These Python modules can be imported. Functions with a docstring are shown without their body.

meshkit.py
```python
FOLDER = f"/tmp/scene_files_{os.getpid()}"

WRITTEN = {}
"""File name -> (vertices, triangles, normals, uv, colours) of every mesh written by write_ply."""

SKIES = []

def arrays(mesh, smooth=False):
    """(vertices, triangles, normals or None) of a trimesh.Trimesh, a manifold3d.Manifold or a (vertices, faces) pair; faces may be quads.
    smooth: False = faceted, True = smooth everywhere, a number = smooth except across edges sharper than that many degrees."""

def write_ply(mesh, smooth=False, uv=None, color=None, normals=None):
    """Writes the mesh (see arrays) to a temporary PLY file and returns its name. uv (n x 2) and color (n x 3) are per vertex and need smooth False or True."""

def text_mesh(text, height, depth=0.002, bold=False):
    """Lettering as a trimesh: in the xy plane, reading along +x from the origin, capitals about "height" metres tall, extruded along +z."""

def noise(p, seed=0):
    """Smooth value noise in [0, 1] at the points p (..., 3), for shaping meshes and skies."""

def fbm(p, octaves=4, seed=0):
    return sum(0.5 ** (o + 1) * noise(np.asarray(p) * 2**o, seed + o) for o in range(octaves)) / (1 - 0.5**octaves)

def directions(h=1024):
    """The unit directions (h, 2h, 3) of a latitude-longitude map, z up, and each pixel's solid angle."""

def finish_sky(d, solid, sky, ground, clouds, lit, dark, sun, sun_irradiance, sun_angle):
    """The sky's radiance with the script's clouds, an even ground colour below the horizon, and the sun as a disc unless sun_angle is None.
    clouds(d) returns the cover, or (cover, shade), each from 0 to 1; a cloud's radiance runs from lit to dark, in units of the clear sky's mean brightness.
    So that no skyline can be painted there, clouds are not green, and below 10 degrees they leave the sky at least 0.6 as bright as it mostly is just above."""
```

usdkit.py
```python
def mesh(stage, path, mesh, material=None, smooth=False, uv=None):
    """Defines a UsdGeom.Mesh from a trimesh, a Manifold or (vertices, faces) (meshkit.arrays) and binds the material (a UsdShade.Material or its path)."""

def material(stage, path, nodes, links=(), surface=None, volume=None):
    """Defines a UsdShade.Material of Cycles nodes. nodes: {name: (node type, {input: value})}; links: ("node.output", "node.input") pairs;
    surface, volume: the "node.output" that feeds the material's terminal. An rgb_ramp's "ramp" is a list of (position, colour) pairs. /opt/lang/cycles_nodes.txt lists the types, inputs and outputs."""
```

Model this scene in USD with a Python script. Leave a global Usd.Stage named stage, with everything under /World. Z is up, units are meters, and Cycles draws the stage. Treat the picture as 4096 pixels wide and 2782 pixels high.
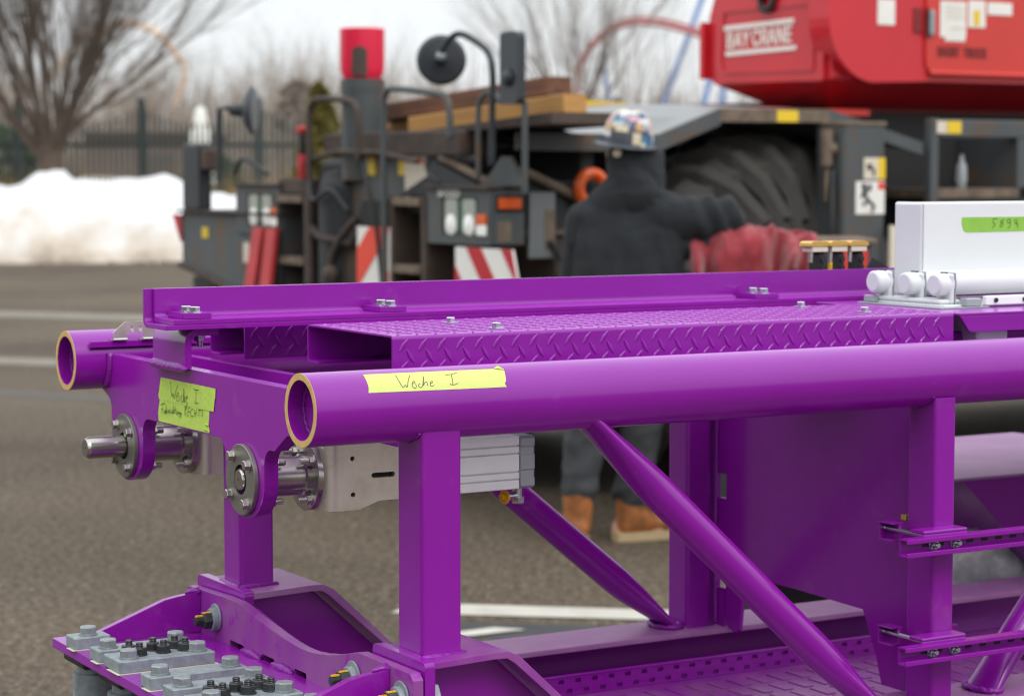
import math, random
import numpy as np, trimesh, usdkit, meshkit
import manifold3d as m3
from shapely.geometry import Polygon, Point, LineString, box as sbox
from shapely.ops import unary_union
from pxr import Usd, UsdGeom, UsdLux, UsdShade, Gf, Sdf

random.seed(7); RNG = np.random.default_rng(7)
stage = Usd.Stage.CreateInMemory()
UsdGeom.SetStageUpAxis(stage, UsdGeom.Tokens.z)
UsdGeom.SetStageMetersPerUnit(stage, 1.0)
UsdGeom.Xform.Define(stage, '/World')
UsdGeom.Scope.Define(stage, '/World/Looks')

# ------------------------------------------------------------------ camera, sky, light
EYE = 1.6
cam = UsdGeom.Camera.Define(stage, '/World/camera')
cam.AddTranslateOp().Set(Gf.Vec3d(0, 0, EYE))
cam.AddRotateXOp().Set(90 - 4.4675)
cam.CreateHorizontalApertureAttr(36.0)
cam.CreateVerticalApertureAttr(36.0 * 695 / 1024)
cam.CreateFocalLengthAttr(79.98)
cam.CreateFStopAttr(5.2)
cam.CreateFocusDistanceAttr(3.72)
cam.CreateClippingRangeAttr(Gf.Vec2f(0.1, 2000))
cam.CreateExposureAttr(0.0)

SUN_EL, SUN_AZ = math.radians(46), math.radians(149)      # azimuth = atan2(x, y) towards the sun
SKY = 9.5
sky_mat = usdkit.material(stage, '/World/Looks/sky_look', {
    'sky': ('sky_texture', {'sky_type': 'single_scattering', 'sun_disc': False, 'sun_elevation': SUN_EL, 'sun_rotation': SUN_AZ}),
    'tc': ('texture_coordinate', {}), 's': ('separate_xyz', {}),
    'n': ('noise_texture', {'scale': 2.2, 'detail': 4.0}),
    'r': ('rgb_ramp', {'ramp': [(0.3, (SKY * .95, SKY * .985, SKY * 1.01)), (0.7, (SKY * .98, SKY * 1.015, SKY * 1.04))]}),
    'g': ('map_range', {'from_min': .0, 'from_max': 1., 'to_min': 1.0, 'to_max': 2.15, 'clamp': True}),
    'k': ('combine_xyz', {}), 'mg': ('mix', {'mix_type': 'multiply', 'fac': 1.0}),
    'mx': ('mix', {'fac': 0.96}),
    'bg': ('background_shader', {'strength': 0.1}),
}, [('tc.generated', 'n.vector'), ('tc.generated', 's.vector'), ('s.z', 'g.value'), ('g.result', 'k.x'), ('g.result', 'k.y'), ('g.result', 'k.z'), ('n.fac', 'r.fac'), ('r.color', 'mg.color1'), ('k.vector', 'mg.color2'), ('sky.color', 'mx.color1'), ('mg.color', 'mx.color2'), ('mx.color', 'bg.color')], surface='bg.background')
dome = UsdLux.DomeLight.Define(stage, '/World/sky')
UsdShade.MaterialBindingAPI.Apply(dome.GetPrim()).Bind(sky_mat)
dome.GetPrim().SetCustomDataByKey('kind', 'structure')
sun = UsdLux.DistantLight.Define(stage, '/World/sun')
sun.CreateIntensityAttr(0.4); sun.CreateAngleAttr(30.0); sun.CreateColorAttr(Gf.Vec3f(1, .97, .93))
sun.CreateNormalizeAttr(True)
sun.AddRotateZOp().Set(-math.degrees(SUN_AZ)); sun.AddRotateXOp().Set(-(90 - math.degrees(SUN_EL)))

# ------------------------------------------------------------------ materials
def pm(name, col, rough=.5, metal=0., var=.0, vscale=6., vdetail=4., bump=0., bscale=300., bdist=.002, bevel=0., rust=None, rust_lo=.55, rust_hi=.7, rust_scale=7., spec=.5, coat=0., col2=None, rvar=0., stretch=None, sheen=0., transl=None, rnd=0.):
    nodes = {'tc': ('texture_coordinate', {}), 'p': ('principled_bsdf', {'base_color': col, 'roughness': rough, 'metallic': metal, 'specular_ior_level': spec, 'coat_weight': coat, 'coat_roughness': .12, 'sheen_weight': sheen})}
    links = []
    src = 'tc.object'
    if stretch:
        nodes['mp'] = ('mapping', {'scale': stretch}); links.append(('tc.object', 'mp.vector')); src = 'mp.vector'
    out = None
    if var or col2:
        nodes['n'] = ('noise_texture', {'scale': vscale, 'detail': vdetail, 'roughness': .6})
        a = col2 if col2 else tuple(c * (1 - var) for c in col); b = tuple(min(1, c * (1 + var)) for c in col) if not col2 else col
        nodes['r'] = ('rgb_ramp', {'ramp': [(.32, a), (.68, b)]})
        links += [(src, 'n.vector'), ('n.fac', 'r.fac')]; out = 'r.color'
        if rvar:
            nodes['rr'] = ('map_range', {'from_min': .3, 'from_max': .7, 'to_min': max(.02, rough - rvar), 'to_max': rough + rvar})
            links += [('n.fac', 'rr.value'), ('rr.result', 'p.roughness')]
    if rust:
        nodes['n2'] = ('noise_texture', {'scale': rust_scale, 'detail': 8., 'roughness': .65})
        nodes['r2'] = ('rgb_ramp', {'ramp': [(rust_lo, (0, 0, 0)), (rust_hi, (1, 1, 1))]})
        nodes['mx'] = ('mix', {'color1': col, 'color2': rust})
        links += [('tc.object', 'n2.vector'), ('n2.fac', 'r2.fac'), ('r2.color', 'mx.fac')]
        if out: links.append((out, 'mx.color1'))
        out = 'mx.color'
    if rnd:
        nodes['oi'] = ('object_info', {}); nodes['mr'] = ('map_range', {'to_min': 1 - rnd, 'to_max': 1 + rnd}); nodes['hv'] = ('hsv', {'color': col})
        links += [('oi.random', 'mr.value'), ('mr.result', 'hv.value')]
        if out: links.append((out, 'hv.color'))
        out = 'hv.color'
    if out: links.append((out, 'p.base_color'))
    norm = None
    if bevel:
        nodes['bv'] = ('bevel', {'radius': bevel, 'samples': 4}); norm = 'bv.bevel'
    if bump:
        nodes['bn'] = ('noise_texture', {'scale': bscale, 'detail': 3.})
        nodes['bp'] = ('bump', {'strength': bump, 'distance': bdist})
        links += [(src, 'bn.vector'), ('bn.fac', 'bp.height')]
        if norm: links.append((norm, 'bp.normal'))
        norm = 'bp.normal'
    if norm: links.append((norm, 'p.normal'))
    surf = 'p.BSDF'
    if transl:
        nodes['tr'] = ('translucent_bsdf', {'color': transl}); nodes['ms'] = ('mix_closure', {'fac': .3})
        links += [('p.BSDF', 'ms.closure1'), ('tr.BSDF', 'ms.closure2')]; surf = 'ms.closure'
    return usdkit.material(stage, '/World/Looks/' + name, nodes, links, surface=surf)

PUR = (.205, .0046, .265)
M = {}
M['purple'] = pm('purple_paint', PUR, rough=.23, var=.05, vscale=3., bump=.06, bscale=420., bdist=.001, bevel=.0022, spec=.42, rvar=.04, rust=(.25, .055, .28), rust_lo=.60, rust_hi=.86, rust_scale=9., coat=.25)
M['weld'] = pm('purple_weld', PUR, rough=.36, bump=.8, bscale=120., bdist=.004)
M['dusty'] = pm('purple_dusty', (.205, .007, .26), rough=.36, col2=(.24, .07, .24), vscale=9., vdetail=6., bump=.15, bscale=200., bdist=.001, bevel=.002, stretch=(1, 1, .22), rust=(.235, .0085, .29), rust_lo=.56, rust_hi=.66, rust_scale=26.)
M['primer'] = pm('primer_yellow', (.56, .37, .125), rough=.6, var=.12, vscale=60., bump=.1)
M['steel'] = pm('machined_steel', (.42, .40, .375), rough=.24, metal=1., var=.04, vscale=40., bump=.02, bscale=300.)
M['disc'] = pm('blasted_steel', (.26, .245, .225), rough=.48, metal=1., var=.10, vscale=30.)
M['stainless'] = pm('stainless_sheet', (.62, .56, .50), rough=.36, metal=.8, var=.05, vscale=16., vdetail=3., bump=.02, bscale=300., rvar=.06)
M['bolt'] = pm('stainless_bolt', (.47, .45, .42), rough=.30, metal=1., var=.1, vscale=200.)
M['zinc'] = pm('zinc_bolt', (.62, .67, .68), rough=.25, metal=1., var=.1, vscale=200.)
M['galv'] = pm('galvanised', (.25, .285, .305), rough=.55, metal=.35, var=.2, vscale=60., vdetail=5., bump=.1, bscale=150., bevel=.0015)
M['galvbolt'] = pm('galvanised_bolt', (.26, .29, .30), rough=.5, metal=.5, var=.15, vscale=120., bevel=.001)
M['blackbolt'] = pm('black_bolt', (.035, .037, .04), rough=.4, metal=.4, var=.2, vscale=150., bevel=.001)
M['black'] = pm('black_plastic', (.012, .012, .013), rough=.5)
M['yellowcap'] = pm('yellow_plastic', (.70, .40, .01), rough=.4)
M['tapepale'] = pm('pale_tape', (.55, .60, .19), rough=.75, col2=(.50, .55, .15), vscale=140., bump=.3, bscale=160., bdist=.001)
M['tape'] = pm('green_tape', (.50, .68, .11), rough=.7, col2=(.44, .61, .085), vscale=60., bump=.5, bscale=110., bdist=.0016)
M['tape2'] = pm('lime_tape', (.22, .44, .05), rough=.6, var=.06, vscale=30.)
M['ink'] = pm('marker_ink', (.02, .02, .022), rough=.6)
M['inkb'] = pm('marker_ink_brown', (.07, .03, .06), rough=.6)
M['white'] = pm('white_powder_coat', (.62, .635, .65), rough=.35, var=.02, bevel=.004)
M['alu'] = pm('anodised_aluminium', (.78, .79, .80), rough=.4, metal=.1, var=.05, bevel=.001)
M['alucap'] = pm('cast_aluminium', (.33, .355, .375), rough=.5, metal=.3, bevel=.001)
M['gold'] = pm('yellow_chromate', (.62, .40, .10), rough=.32, metal=.8)
M['hole'] = pm('dark_hole', (.012, .011, .011), rough=.8)

# ground and far things
M['asphalt'] = usdkit.material(stage, '/World/Looks/asphalt', {
    'g': ('geometry', {}),
    'n1': ('noise_texture', {'scale': 30., 'detail': 5., 'roughness': .7}),
    'n2': ('noise_texture', {'scale': .35, 'detail': 5.}),
    'v': ('voronoi_texture', {'scale': 44.}), 'sc': ('separate_color', {}),
    'r1': ('rgb_ramp', {'ramp': [(.36, (.040, .031, .022)), (.47, (.082, .064, .047)), (.55, (.108, .085, .063)), (.66, (.185, .15, .112))]}),
    'r2': ('rgb_ramp', {'ramp': [(.34, (.74, .74, .75)), (.50, (.98, .98, .98)), (.66, (1.14, 1.13, 1.11))]}),
    'rc': ('rgb_ramp', {'ramp': [(.80, (0, 0, 0)), (.90, (1, 1, 1))]}), 'rd': ('rgb_ramp', {'ramp': [(.22, (1, 1, 1)), (.36, (0, 0, 0))]}),
    'm': ('mix', {'mix_type': 'multiply', 'fac': 1.}), 'mm': ('mix', {'mix_type': 'multiply', 'fac': 1.}), 'm2': ('mix', {'color2': (.25, .205, .15)}),
    'bp': ('bump', {'strength': .6, 'distance': .004}),
    'p': ('principled_bsdf', {'roughness': .85, 'specular_ior_level': .12})},
    [('g.position', 'n1.vector'), ('g.position', 'n2.vector'), ('g.position', 'v.vector'), ('n1.fac', 'r1.fac'), ('n2.fac', 'r2.fac'), ('v.color', 'sc.color'), ('sc.r', 'rc.fac'), ('v.distance', 'rd.fac'), ('rc.color', 'mm.color1'), ('rd.color', 'mm.color2'), ('r1.color', 'm.color1'), ('r2.color', 'm.color2'),
     ('m.color', 'm2.color1'), ('mm.color', 'm2.fac'), ('m2.color', 'p.base_color'), ('n1.fac', 'bp.height'), ('bp.normal', 'p.normal')], surface='p.BSDF')
M['line'] = pm('line_paint', (.48, .46, .41), rough=.8, col2=(.36, .34, .30), vscale=6., vdetail=10.)
M['linefar'] = pm('worn_line_paint', (.20, .18, .145), rough=.8, col2=(.13, .115, .09), vscale=3., vdetail=10.)
M['seal'] = pm('crack_sealant', (.035, .036, .040), rough=.6, var=.2)
M['verge'] = pm('winter_verge', (.17, .125, .075), rough=1., col2=(.10, .085, .05), vscale=.8, vdetail=8.)
M['snow'] = usdkit.material(stage, '/World/Looks/snow', {
    'g': ('geometry', {}), 'n': ('noise_texture', {'scale': 1.1, 'detail': 6., 'roughness': .6}), 's': ('separate_xyz', {}),
    'h': ('map_range', {'from_min': .05, 'from_max': .75, 'to_min': .31, 'to_max': .0}), 'a': ('math', {'math_type': 'add'}),
    'r': ('rgb_ramp', {'ramp': [(.46, (.63, .64, .66)), (.58, (.58, .55, .51)), (.74, (.48, .41, .34)), (.95, (.22, .17, .125))]}),
    'p': ('principled_bsdf', {'roughness': .7, 'subsurface_weight': .0})},
    [('g.position', 'n.vector'), ('g.position', 's.vector'), ('s.z', 'h.value'), ('h.result', 'a.value1'), ('n.fac', 'a.value2'), ('a.value', 'r.fac'), ('r.color', 'p.base_color')], surface='p.BSDF')
M['bark'] = pm('bark_dark', (.078, .055, .040), rough=.9, var=.25, vscale=3.)
M['bark2'] = pm('bark_grey', (.16, .13, .11), rough=.9, var=.2, vscale=3.)
M['twigs'] = pm('far_twigs_hazed', (.24, .20, .165), rough=.95, var=.2, vscale=.3)  # lightened so that the haze over the far wood sits in the colour
M['conifer'] = pm('olive_foliage', (.15, .125, .025), rough=.8, var=.35, vscale=4., transl=(.10, .09, .02))
M['green'] = pm('dark_foliage', (.035, .06, .025), rough=.8, var=.3, vscale=4.)
M['drygrass'] = pm('dry_grass', (.36, .22, .07), rough=.9, col2=(.22, .14, .05), vscale=2.)
M['fence'] = pm('fence_green', (.022, .035, .033), rough=.5)
M['coasterred'] = pm('far_red_track', (.50, .11, .12), rough=.5)
M['coasterblue'] = pm('far_blue_steel', (.10, .22, .50), rough=.5)
M['coasterorange'] = pm('far_orange_track_hazed', (.72, .56, .44), rough=.5)  # orange washed out, distant mist painted into it
M['housewall'] = pm('brown_cladding', (.15, .115, .10), rough=.8, var=.1)
M['roof'] = pm('roof_grey', (.11, .09, .08), rough=.8)
M['glass'] = pm('dark_glass', (.02, .025, .03), rough=.1)
M['statue'] = pm('white_plaster', (.72, .72, .68), rough=.7)
M['carwhite'] = pm('white_car_paint', (.70, .70, .70), rough=.3)

# crane
GREY = (.058, .066, .070)
M['grey'] = pm('crane_grey', GREY, rough=.5, var=.18, vscale=3., rust=(.095, .055, .03), rust_lo=.50, rust_hi=.68, rust_scale=5., stretch=(1, 1, .35))
M['greylt'] = pm('crane_grey_sky_pale', (.15, .16, .165), rough=.35, var=.12, vscale=2., rust=(.18, .15, .11), rust_lo=.60, rust_hi=.78, rust_scale=4.)  # lighter crane grey, sky reflection on the deck put into the colour
M['greydk'] = pm('crane_dark', (.018, .021, .024), rough=.55, var=.2, vscale=4.)
M['shadow'] = pm('crane_under_shade', (.016, .016, .017), rough=.8)  # near black, shade below the crane and in its cavities painted in
M['brown'] = pm('rusty_steel', (.075, .048, .035), rough=.75, col2=(.035, .027, .024), vscale=9., vdetail=8.)
M['tan'] = pm('worn_sill', (.19, .14, .095), rough=.7, col2=(.085, .06, .045), vscale=12., vdetail=8.)
M['red'] = pm('crane_red', (.50, .012, .022), rough=.28, var=.05, vscale=2., coat=.2)
M['redor'] = pm('crane_red_door', (.52, .026, .018), rough=.28, var=.05, vscale=2., coat=.2)
M['reddk'] = pm('crane_red_shaded', (.20, .012, .015), rough=.6)  # crane red darkened, underside shade put into the colour
M['redflap'] = pm('red_flap', (.42, .03, .035), rough=.5, var=.15)
M['redcap'] = pm('red_cap', (.62, .012, .05), rough=.35)
M['orange'] = pm('orange_lens', (.62, .09, .012), rough=.25)
M['lamp'] = pm('lamp_lens', (.85, .85, .82), rough=.15)
M['reflector'] = pm('lamp_reflector', (.35, .37, .33), rough=.3, metal=.5)
M['lampgreen'] = pm('lamp_bowl_green', (.05, .12, .08), rough=.4)
M['signred'] = pm('sign_red', (.68, .055, .025), rough=.4)
M['signdred'] = pm('sign_dark_red', (.40, .008, .02), rough=.4)
M['signwhite'] = pm('sign_white', (.72, .70, .66), rough=.5, var=.05)
M['decalyellow'] = pm('decal_yellow', (.70, .48, .02), rough=.5)
M['decalcream'] = pm('decal_cream', (.60, .54, .44), rough=.6)
M['letter'] = pm('letter_white', (.78, .74, .68), rough=.5)
M['letterdk'] = pm('letter_dark', (.09, .015, .015), rough=.5)
M['tyre'] = pm('tyre_rubber', (.034, .033, .031), rough=.85, col2=(.055, .050, .044), vscale=6.)
M['rim'] = pm('rim_grey', (.12, .11, .10), rough=.6, var=.2)
M['wooddk'] = pm('dark_timber', (.075, .035, .022), rough=.85, col2=(.17, .07, .035), vscale=4., vdetail=8., stretch=(8, .7, 8))
M['woodlt'] = pm('pale_timber', (.46, .24, .07), rough=.75, col2=(.36, .18, .05), vscale=4., vdetail=6., stretch=(10, .6, 10))
M['yellow'] = pm('yellow_paint', (.68, .42, .01), rough=.45)
M['mirror'] = pm('mirror_back', (.022, .026, .031), rough=.4)
M['cloth'] = pm('red_cloth', (.29, .025, .036), rough=.95, col2=(.17, .008, .015), vscale=8., sheen=.3)
M['box'] = pm('job_box_dark', (.045, .042, .048), rough=.6, var=.2)
M['boxred'] = pm('job_box_red', (.55, .03, .02), rough=.5)

# person
M['skin'] = pm('skin', (.48, .27, .19), rough=.55)
M['hoodie'] = pm('hoodie_cloth', (.0100, .0122, .0155), rough=.95, var=.35, vscale=9., sheen=.04, bump=.4, bscale=14., bdist=.02)
M['jeans'] = pm('jeans_cloth', (.036, .038, .043), rough=.9, var=.3, vscale=10., bump=.4, bscale=16., bdist=.02)
M['boot'] = pm('tan_leather', (.27, .092, .022), rough=.65, var=.4, vscale=14.)
M['sole'] = pm('cream_sole', (.36, .27, .15), rough=.8)
M['hat'] = pm('helmet_shell', (.05, .055, .07), rough=.35)
M['st0'] = pm('sticker_white', (.60, .62, .64), rough=.5); M['st1'] = pm('sticker_cream', (.58, .50, .36), rough=.5); M['st2'] = pm('sticker_blue', (.05, .25, .42), rough=.5); M['st3'] = pm('sticker_orange', (.50, .27, .11), rough=.5); M['st4'] = pm('sticker_pink', (.62, .34, .36), rough=.5); M['st5'] = pm('sticker_navy', (.04, .06, .14), rough=.5)
M['wrap'] = pm('plastic_wrap', (.60, .61, .58), rough=.3, col2=(.26, .29, .30), vscale=12., bump=.6, bscale=20., bdist=.01)
M['cardboard'] = pm('cardboard', (.22, .12, .04), rough=.9)

# ------------------------------------------------------------------ scene helpers
used = {}
def numbered(parent, name):
    k = (parent, name); n = used.get(k, 0); used[k] = n + 1
    return f'{parent}/{name}' if n == 0 else f'{parent}/{name}_{n:03d}'
def tag(prim, label=None, cat=None, group=None, kind=None):
    for k, v in (('label', label), ('category', cat), ('group', group), ('kind', kind)):
        if v: prim.SetCustomDataByKey(k, v)
    return prim
def thing(name, label, cat, loc=(0, 0, 0), rotz=0., group=None, kind=None):
    path = numbered('/World', name); x = UsdGeom.Xform.Define(stage, path)
    x.AddTranslateOp().Set(Gf.Vec3d(*map(float, loc)))
    if rotz: x.AddRotateZOp().Set(float(rotz))
    tag(x.GetPrim(), label, cat, group, kind)
    return path
def part(parent, name, mesh, mat, smooth=False, label=None, kind=None):
    path = numbered(parent, name)
    if isinstance(mesh, (list, tuple)) and not (len(mesh) == 2 and isinstance(mesh[0], np.ndarray)): mesh = cat(mesh)
    usdkit.mesh(stage, path, mesh, M[mat], smooth=smooth)
    if label or kind: tag(stage.GetPrimAtPath(path), label, None, None, kind)
    return path
def top(name, mesh, mat, label=None, cate=None, group=None, kind=None, smooth=False):
    p = part('/World', name, mesh, mat, smooth); tag(stage.GetPrimAtPath(p), label, cate, group, kind); return p
def copy_of(src, name, label, cate, loc, rotz=0., group=None):
    path = numbered('/World', name); x = UsdGeom.Xform.Define(stage, path)
    x.AddTranslateOp().Set(Gf.Vec3d(*map(float, loc)))
    if rotz: x.AddRotateZOp().Set(float(rotz))
    return path

# ------------------------------------------------------------------ mesh helpers
def cat(ms):
    return trimesh.util.concatenate([tm(m) for m in ms])
def tm(m):
    if isinstance(m, trimesh.Trimesh): return m
    v, f, _ = meshkit.arrays(m); return trimesh.Trimesh(v, f, process=False)
def bx(x0, x1, y0, y1, z0, z1, b=0.):
    """box, chamfered by b"""
    if not b:
        m = trimesh.creation.box([abs(x1 - x0), abs(y1 - y0), abs(z1 - z0)]); m.apply_translation([(x0 + x1) / 2, (y0 + y1) / 2, (z0 + z1) / 2]); return m
    x0, x1 = min(x0, x1), max(x0, x1); y0, y1 = min(y0, y1), max(y0, y1); z0, z1 = min(z0, z1), max(z0, z1)
    b = min(b, (x1 - x0) * .45, (y1 - y0) * .45, (z1 - z0) * .45); P = []
    for sx in (0, 1):
        for sy in (0, 1):
            for sz in (0, 1):
                c = np.array([(x0, x1)[sx], (y0, y1)[sy], (z0, z1)[sz]]); d = np.array([1 - 2 * sx, 1 - 2 * sy, 1 - 2 * sz]) * b
                for k in range(3):
                    e = d.copy(); e[k] = 0; P.append(c + e)
    return trimesh.convex.convex_hull(np.array(P))
def rod(p0, p1, r, n=16, r1=None):
    return tube([p0, p1], [r, r if r1 is None else r1], n)
def tube(pts, r, n=10, caps=True, closed=False):
    pts = np.asarray(pts, float); k = len(pts); r = np.broadcast_to(np.asarray(r, float), (k,))
    t = np.gradient(pts, axis=0) if k > 2 else np.repeat([pts[1] - pts[0]], 2, 0)
    t /= np.linalg.norm(t, axis=1, keepdims=True) + 1e-12
    u = np.cross(t[0], [0, 0, 1.]);
    if np.linalg.norm(u) < 1e-3: u = np.cross(t[0], [0, 1., 0])
    u /= np.linalg.norm(u); V = []
    a = np.arange(n) * 2 * np.pi / n
    for i in range(k):
        u = u - t[i] * (u @ t[i]); u /= np.linalg.norm(u) + 1e-12; w = np.cross(t[i], u)
        V.append(pts[i] + r[i] * (np.cos(a)[:, None] * u + np.sin(a)[:, None] * w))
    V = np.concatenate(V); F = []
    for i in range(k - 1):
        for j in range(n):
            p, q = i * n + j, i * n + (j + 1) % n; F += [(p, q, q + n), (p, q + n, p + n)]
    if caps:
        c0, c1 = len(V), len(V) + 1; V = np.vstack([V, pts[0], pts[-1]])
        for j in range(n):
            F += [(c0, (j + 1) % n, j), (c1, (k - 1) * n + j, (k - 1) * n + (j + 1) % n)]
    m = trimesh.Trimesh(V, np.array(F), process=False)
    return m
def lathe(prof, p0, axis, n=40):
    """profile [(radius, distance along axis)] turned about the axis through p0"""
    axis = np.asarray(axis, float); axis /= np.linalg.norm(axis)
    u = np.cross(axis, [0, 0, 1.]);
    if np.linalg.norm(u) < 1e-3: u = np.array([1., 0, 0])
    u /= np.linalg.norm(u); w = np.cross(axis, u); a = np.arange(n) * 2 * np.pi / n
    V = np.concatenate([np.asarray(p0, float) + axis * d + max(r, 1e-5) * (np.cos(a)[:, None] * u + np.sin(a)[:, None] * w) for r, d in prof]); F = []
    for i in range(len(prof) - 1):
        for j in range(n):
            p, q = i * n + j, i * n + (j + 1) % n; F += [(p, q, q + n), (p, q + n, p + n)]
    return trimesh.Trimesh(V, np.array(F), process=False)
def ext(poly, plane, a, b):
    """extrudes a shapely polygon or point list: plane 'yz' along x, 'xz' along y, 'xy' along z, from a to b"""
    if not hasattr(poly, 'area'): poly = Polygon(poly)
    poly = poly.buffer(0); a, b = min(a, b), max(a, b)
    ms = []
    for g in getattr(poly, 'geoms', [poly]):
        m = trimesh.creation.extrude_polygon(g, b - a, engine='earcut'); v = m.vertices; f = m.faces
        if plane == 'yz': w = np.stack([v[:, 2] + a, v[:, 0], v[:, 1]], 1)
        elif plane == 'xz': w = np.stack([v[:, 0], b - v[:, 2], v[:, 1]], 1)
        else: w = np.stack([v[:, 0], v[:, 1], v[:, 2] + a], 1)
        ms.append(trimesh.Trimesh(w, f, process=False))
    return cat(ms)
def frame_of(axis):
    z = np.asarray(axis, float); z = z / np.linalg.norm(z); x = np.cross([0, 0, 1.], z)
    if np.linalg.norm(x) < 1e-3: x = np.array([1., 0, 0])
    x /= np.linalg.norm(x); return np.stack([x, np.cross(z, x), z], 1)
def hexbolt(pos, axis, r, h, washer=0., wh=.002, stud=0., studr=0., turn=0.):
    """hexagon head (or nut with a stud) standing on pos along axis"""
    ms = []; z = 0.
    if washer:
        ms.append(trimesh.creation.cylinder(washer, wh, sections=20, transform=trimesh.transformations.translation_matrix([0, 0, wh / 2]))); z = wh
    a = np.arange(6) * np.pi / 3 + turn; P = []
    for rr, zz in ((r, z), (r, z + h * .86), (r * .86, z + h)):
        P += [(rr * math.cos(t), rr * math.sin(t), zz) for t in a]
    ms.append(trimesh.convex.convex_hull(np.array(P)))
    if stud:
        prof = [(0, z + h), (studr, z + h)]; n = max(3, int(stud / .0022))
        for i in range(n):
            prof += [(studr, z + h + stud * (i + .25) / n), (studr * .86, z + h + stud * (i + .75) / n)]
        prof += [(studr * .8, z + h + stud), (0, z + h + stud)]
        ms.append(lathe(prof, (0, 0, 0), (0, 0, 1), 12))
    m = cat(ms); T = np.eye(4); T[:3, :3] = frame_of(axis); T[:3, 3] = pos; m.apply_transform(T); return m
def disc(pos, axis, r0, r1, h, n=40, ch=.001):
    """ring or disc (r0 inner radius) from pos along axis"""
    if r0 > 0: return lathe([(r0, 0), (r1 - ch, 0)] [::1] + [(r1, ch), (r1, h - ch), (r1 - ch, h), (r0, h), (r0, 0)], pos, axis, n)
    return lathe([(0, 0), (r1 - ch, 0), (r1, ch), (r1, h - ch), (r1 - ch, h), (0, h)], pos, axis, n)
def arc(cx, cy, r, a0, a1, n=10):
    return [(cx + r * math.cos(math.radians(a0 + (a1 - a0) * i / n)), cy + r * math.sin(math.radians(a0 + (a1 - a0) * i / n))) for i in range(n + 1)]
def sheet(P, close=False):
    """grid of points (n, m, 3) as a surface"""
    P = np.asarray(P, float); n, m = P.shape[:2]; F = []
    for i in range(n - 1):
        for j in range(m - 1):
            a = i * m + j; F += [(a, a + m, a + m + 1), (a, a + m + 1, a + 1)]
    return trimesh.Trimesh(P.reshape(-1, 3), np.array(F), process=False)
def smoothpts(pts, k=6):
    """Catmull-Rom through the points"""
    p = np.asarray(pts, float); p = np.vstack([2 * p[0] - p[1], p, 2 * p[-1] - p[-2]]); out = []
    for i in range(1, len(p) - 2):
        for s in np.arange(k) / k:
            out.append(.5 * (2 * p[i] + (p[i + 1] - p[i - 1]) * s + (2 * p[i - 1] - 5 * p[i] + 4 * p[i + 1] - p[i + 2]) * s * s + (3 * p[i] - p[i - 1] - 3 * p[i + 1] + p[i + 2]) * s ** 3))
    out.append(p[-2]); return np.array(out)
def orient(m):
    m = tm(m).copy(); m.fix_normals(); return m

M['lid'] = pm('purple_lid_sky_sheen', (.34, .20, .35), rough=.6, col2=(.28, .15, .29), vscale=5.)  # pale colour stands in for sky reflected at a grazing angle
M['lug'] = pm('tyre_lugs', (.030, .029, .028), rough=.85, col2=(.052, .047, .041), vscale=5.)
M['chord'] = pm('purple_beam_dust_sheen', (.27, .085, .28), rough=.5, col2=(.33, .15, .325), vscale=7., vdetail=7.)  # dusty purple, paled further to put the grazing sky reflection into the colour
# ================================================================== the purple track frame (x along the rails, y across, away; z up)
FO = (-0.3227, 3.4490, 0.0); FROT = 30.4
F = thing('track_frame', 'purple painted steel switch track frame with round rails, in front of the crane', 'track frame', FO, FROT)
RZ, RR = 1.2348, .05715; BY = 1.06

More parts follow.
